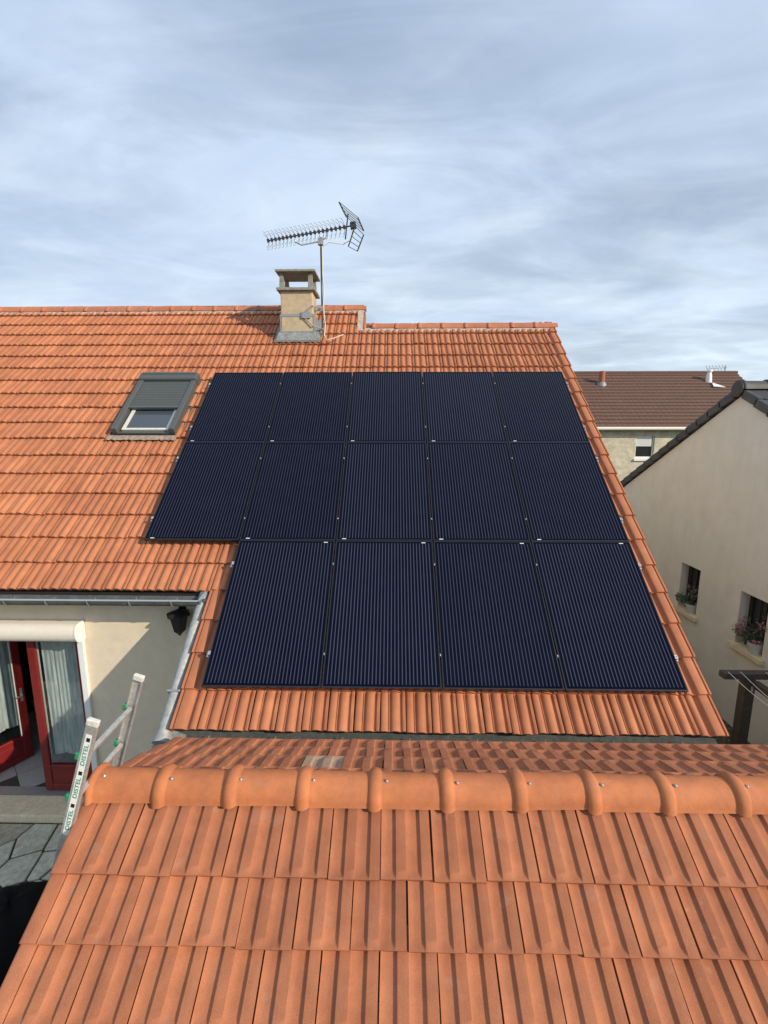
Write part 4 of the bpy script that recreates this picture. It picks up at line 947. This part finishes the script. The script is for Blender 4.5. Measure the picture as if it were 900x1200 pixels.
# ================================================================== FAR HOUSE
far = thing('far_house', (12, 28, 0), 'long far house with brown tiled roof and mottled stone-coloured wall', 'house')
FY = 25.6
fw = (12.92, 13.90, 3.26, 4.47)
build(MB().box((-14, FY, 0), (fw[0], FY + .3, 4.86)).box((fw[1], FY, 0), (20.6, FY + .3, 4.86)).box((fw[0], FY, 0), (fw[1], FY + .3, fw[2])).box((fw[0], FY, fw[3]), (fw[1], FY + .3, 4.86)), 'wall', M_fwall, far)
build(MB().prism([(20.301, FY + .3, 0), (20.301, FY + .3, 4.86), (20.301, 30.2, 8.0), (20.301, 34.8, 4.86), (20.301, 34.8, 0)], (.3, 0, 0)), 'wall', M_fwall, far)
def far_roof():
    m = bpy.data.materials.new('brown_tiles'); m.use_nodes = True; t = m.node_tree; nd = t.nodes; lk = t.links; p = nd['Principled BSDF']; p.inputs['Roughness'].default_value = .9
    geo = nd.new('ShaderNodeNewGeometry'); z = nd.new('ShaderNodeTexNoise'); z.inputs['Scale'].default_value = 1.4; z.inputs['Detail'].default_value = 6; lk.new(geo.outputs['Position'], z.inputs['Vector'])
    z2 = nd.new('ShaderNodeTexNoise'); z2.inputs['Scale'].default_value = 9; lk.new(geo.outputs['Position'], z2.inputs['Vector'])
    a = nd.new('ShaderNodeMix'); a.data_type = 'RGBA'; a.inputs['A'].default_value = (.115, .062, .046, 1); a.inputs['B'].default_value = (.15, .080, .058, 1); lk.new(z.outputs['Fac'], a.inputs['Factor'])
    b = nd.new('ShaderNodeMix'); b.data_type = 'RGBA'; b.inputs['Factor'].default_value = .35; b.blend_type = 'OVERLAY'; lk.new(a.outputs['Result'], b.inputs['A']); lk.new(z2.outputs['Fac'], b.inputs['B']); lk.new(b.outputs['Result'], p.inputs['Base Color']); return m
M_far = far_roof()
ez, rz_, ey, ry = 4.92, 8.20, FY - .35, 30.2
# courses and tile rolls as relief on one sheet
mb = MB(); ncz = 17
for c in range(ncz):
    t0, t1 = c / ncz, (c + 1) / ncz; nxr = 122; vs = []
    for t_, lift in ((t0, .05), (t1, 0.0)):
        for i in range(nxr * 2 + 1):
            x = -14.3 + 35.2 * i / (nxr * 2); vs.append((x, ey + (ry - ey) * t_ - lift * .55, ez + (rz_ - ez) * t_ + lift + (.018 if i % 2 else 0)))
    m = nxr * 2 + 1
    low = [(v[0], v[1] + .02, v[2] - .06) for v in vs[:m]]
    mb.add(vs + low, [(i, i + 1, m + i + 1, m + i) for i in range(m - 1)] + [(2 * m + i, 2 * m + i + 1, i + 1, i) for i in range(m - 1)])
mb.add([(-14.3, ry, rz_), (20.9, ry, rz_), (20.9, 35.2, ez), (-14.3, 35.2, ez)], [(0, 1, 2, 3)])
froof = build(mb, 'roof', M_far, far)
build(MB().tube([(-14.3, ry, rz_ + .02), (20.95, ry, rz_ + .02)], .11, 8), 'ridge', M_far, froof)
build(MB().tube([(-14.3, ey - .07, ez - .06), (20.9, ey - .07, ez - .06)], .085, 8), 'gutter', M_shut, far)
build(MB().prism([(-14.3, ey, ez - .02), (-14.3, ey, ez - .16), (-14.3, FY - .002, ez - .16), (-14.3, FY - .002, ez - .02)], (35.0, 0, 0)), 'eave_board', M_wood, far)
wn = build(MB().box((fw[0], FY + .10, fw[2]), (fw[0] + .07, FY + .16, fw[3])).box((fw[1] - .07, FY + .10, fw[2]), (fw[1], FY + .16, fw[3])).box((fw[0] + .07, FY + .10, fw[2]), (fw[1] - .07, FY + .16, fw[2] + .12)), 'window', M_white, far)
build(MB().box((fw[0] + .07, FY + .12, fw[2] + .12), (fw[1] - .07, FY + .13, fw[3])), 'pane', M_glassd, wn)
mb = MB()
for k in range(11): mb.box((fw[0] + .02, FY + .06, fw[3] - .04 - k * .05), (fw[1] - .13, FY + .085, fw[3] - k * .05 - .001))
build(mb, 'roller_shutter', M_white, wn)
build(MB().box((fw[0] - .06, FY - .08, fw[2] - .10), (fw[1] + .06, FY - .001, fw[2] - .001)), 'sill', M_white, wn)
def froof_z(y): return ez + (rz_ - ez) * (y - ey) / (ry - ey)
vy = 29.0
vp = build(MB().lathe([(.20, froof_z(vy) - .2), (.165, froof_z(vy) + .25), (.165, froof_z(vy) + .78)], (12.30, vy, 0), 14), 'vent_pipe', M_brick, far, True)
build(MB().lathe([(.28, froof_z(vy) - .16), (.27, froof_z(vy) + .02), (.21, froof_z(vy) + .14)], (12.30, vy, 0), 14), 'collar', M_lead, vp, True)
vy = 29.3
mb = MB().lathe([(.20, -.25), (.16, .20), (.145, .38), (.10, .52), (.15, .56), (.15, .66), (.05, .70)], (18.72, vy, froof_z(vy)), 14)
fl_ = build(mb, 'flue', M_white, far, True)
build(MB().prism([(18.75, vy - .3, froof_z(vy) - .12), (19.25, vy - .75, froof_z(vy) - .40), (18.6, vy - .7, froof_z(vy) - .36)], (0, -.02, .04)), 'flue_flashing', M_white, fl_)
fa = thing('rooftop_aerial', (20.3, 31.0, 8.0), 'small pale aerial above the end of the brown roof', 'aerial')
build(MB().tube([(20.75, 31, 6.9), (20.75, 31, 8.75)], .035, 6), 'mast', M_steel, fa)
mb = MB().tube([(19.6, 31, 8.55), (20.85, 31, 8.62)], .022, 5)
build(mb, 'boom', M_steel, fa)
for k in range(6): build(MB().tube([(19.65 + k * .2, 30.8, 8.36 + k * .01), (19.65 + k * .2, 31.2, 8.76 + k * .01)], .014, 4), 'element', M_steel, fa)
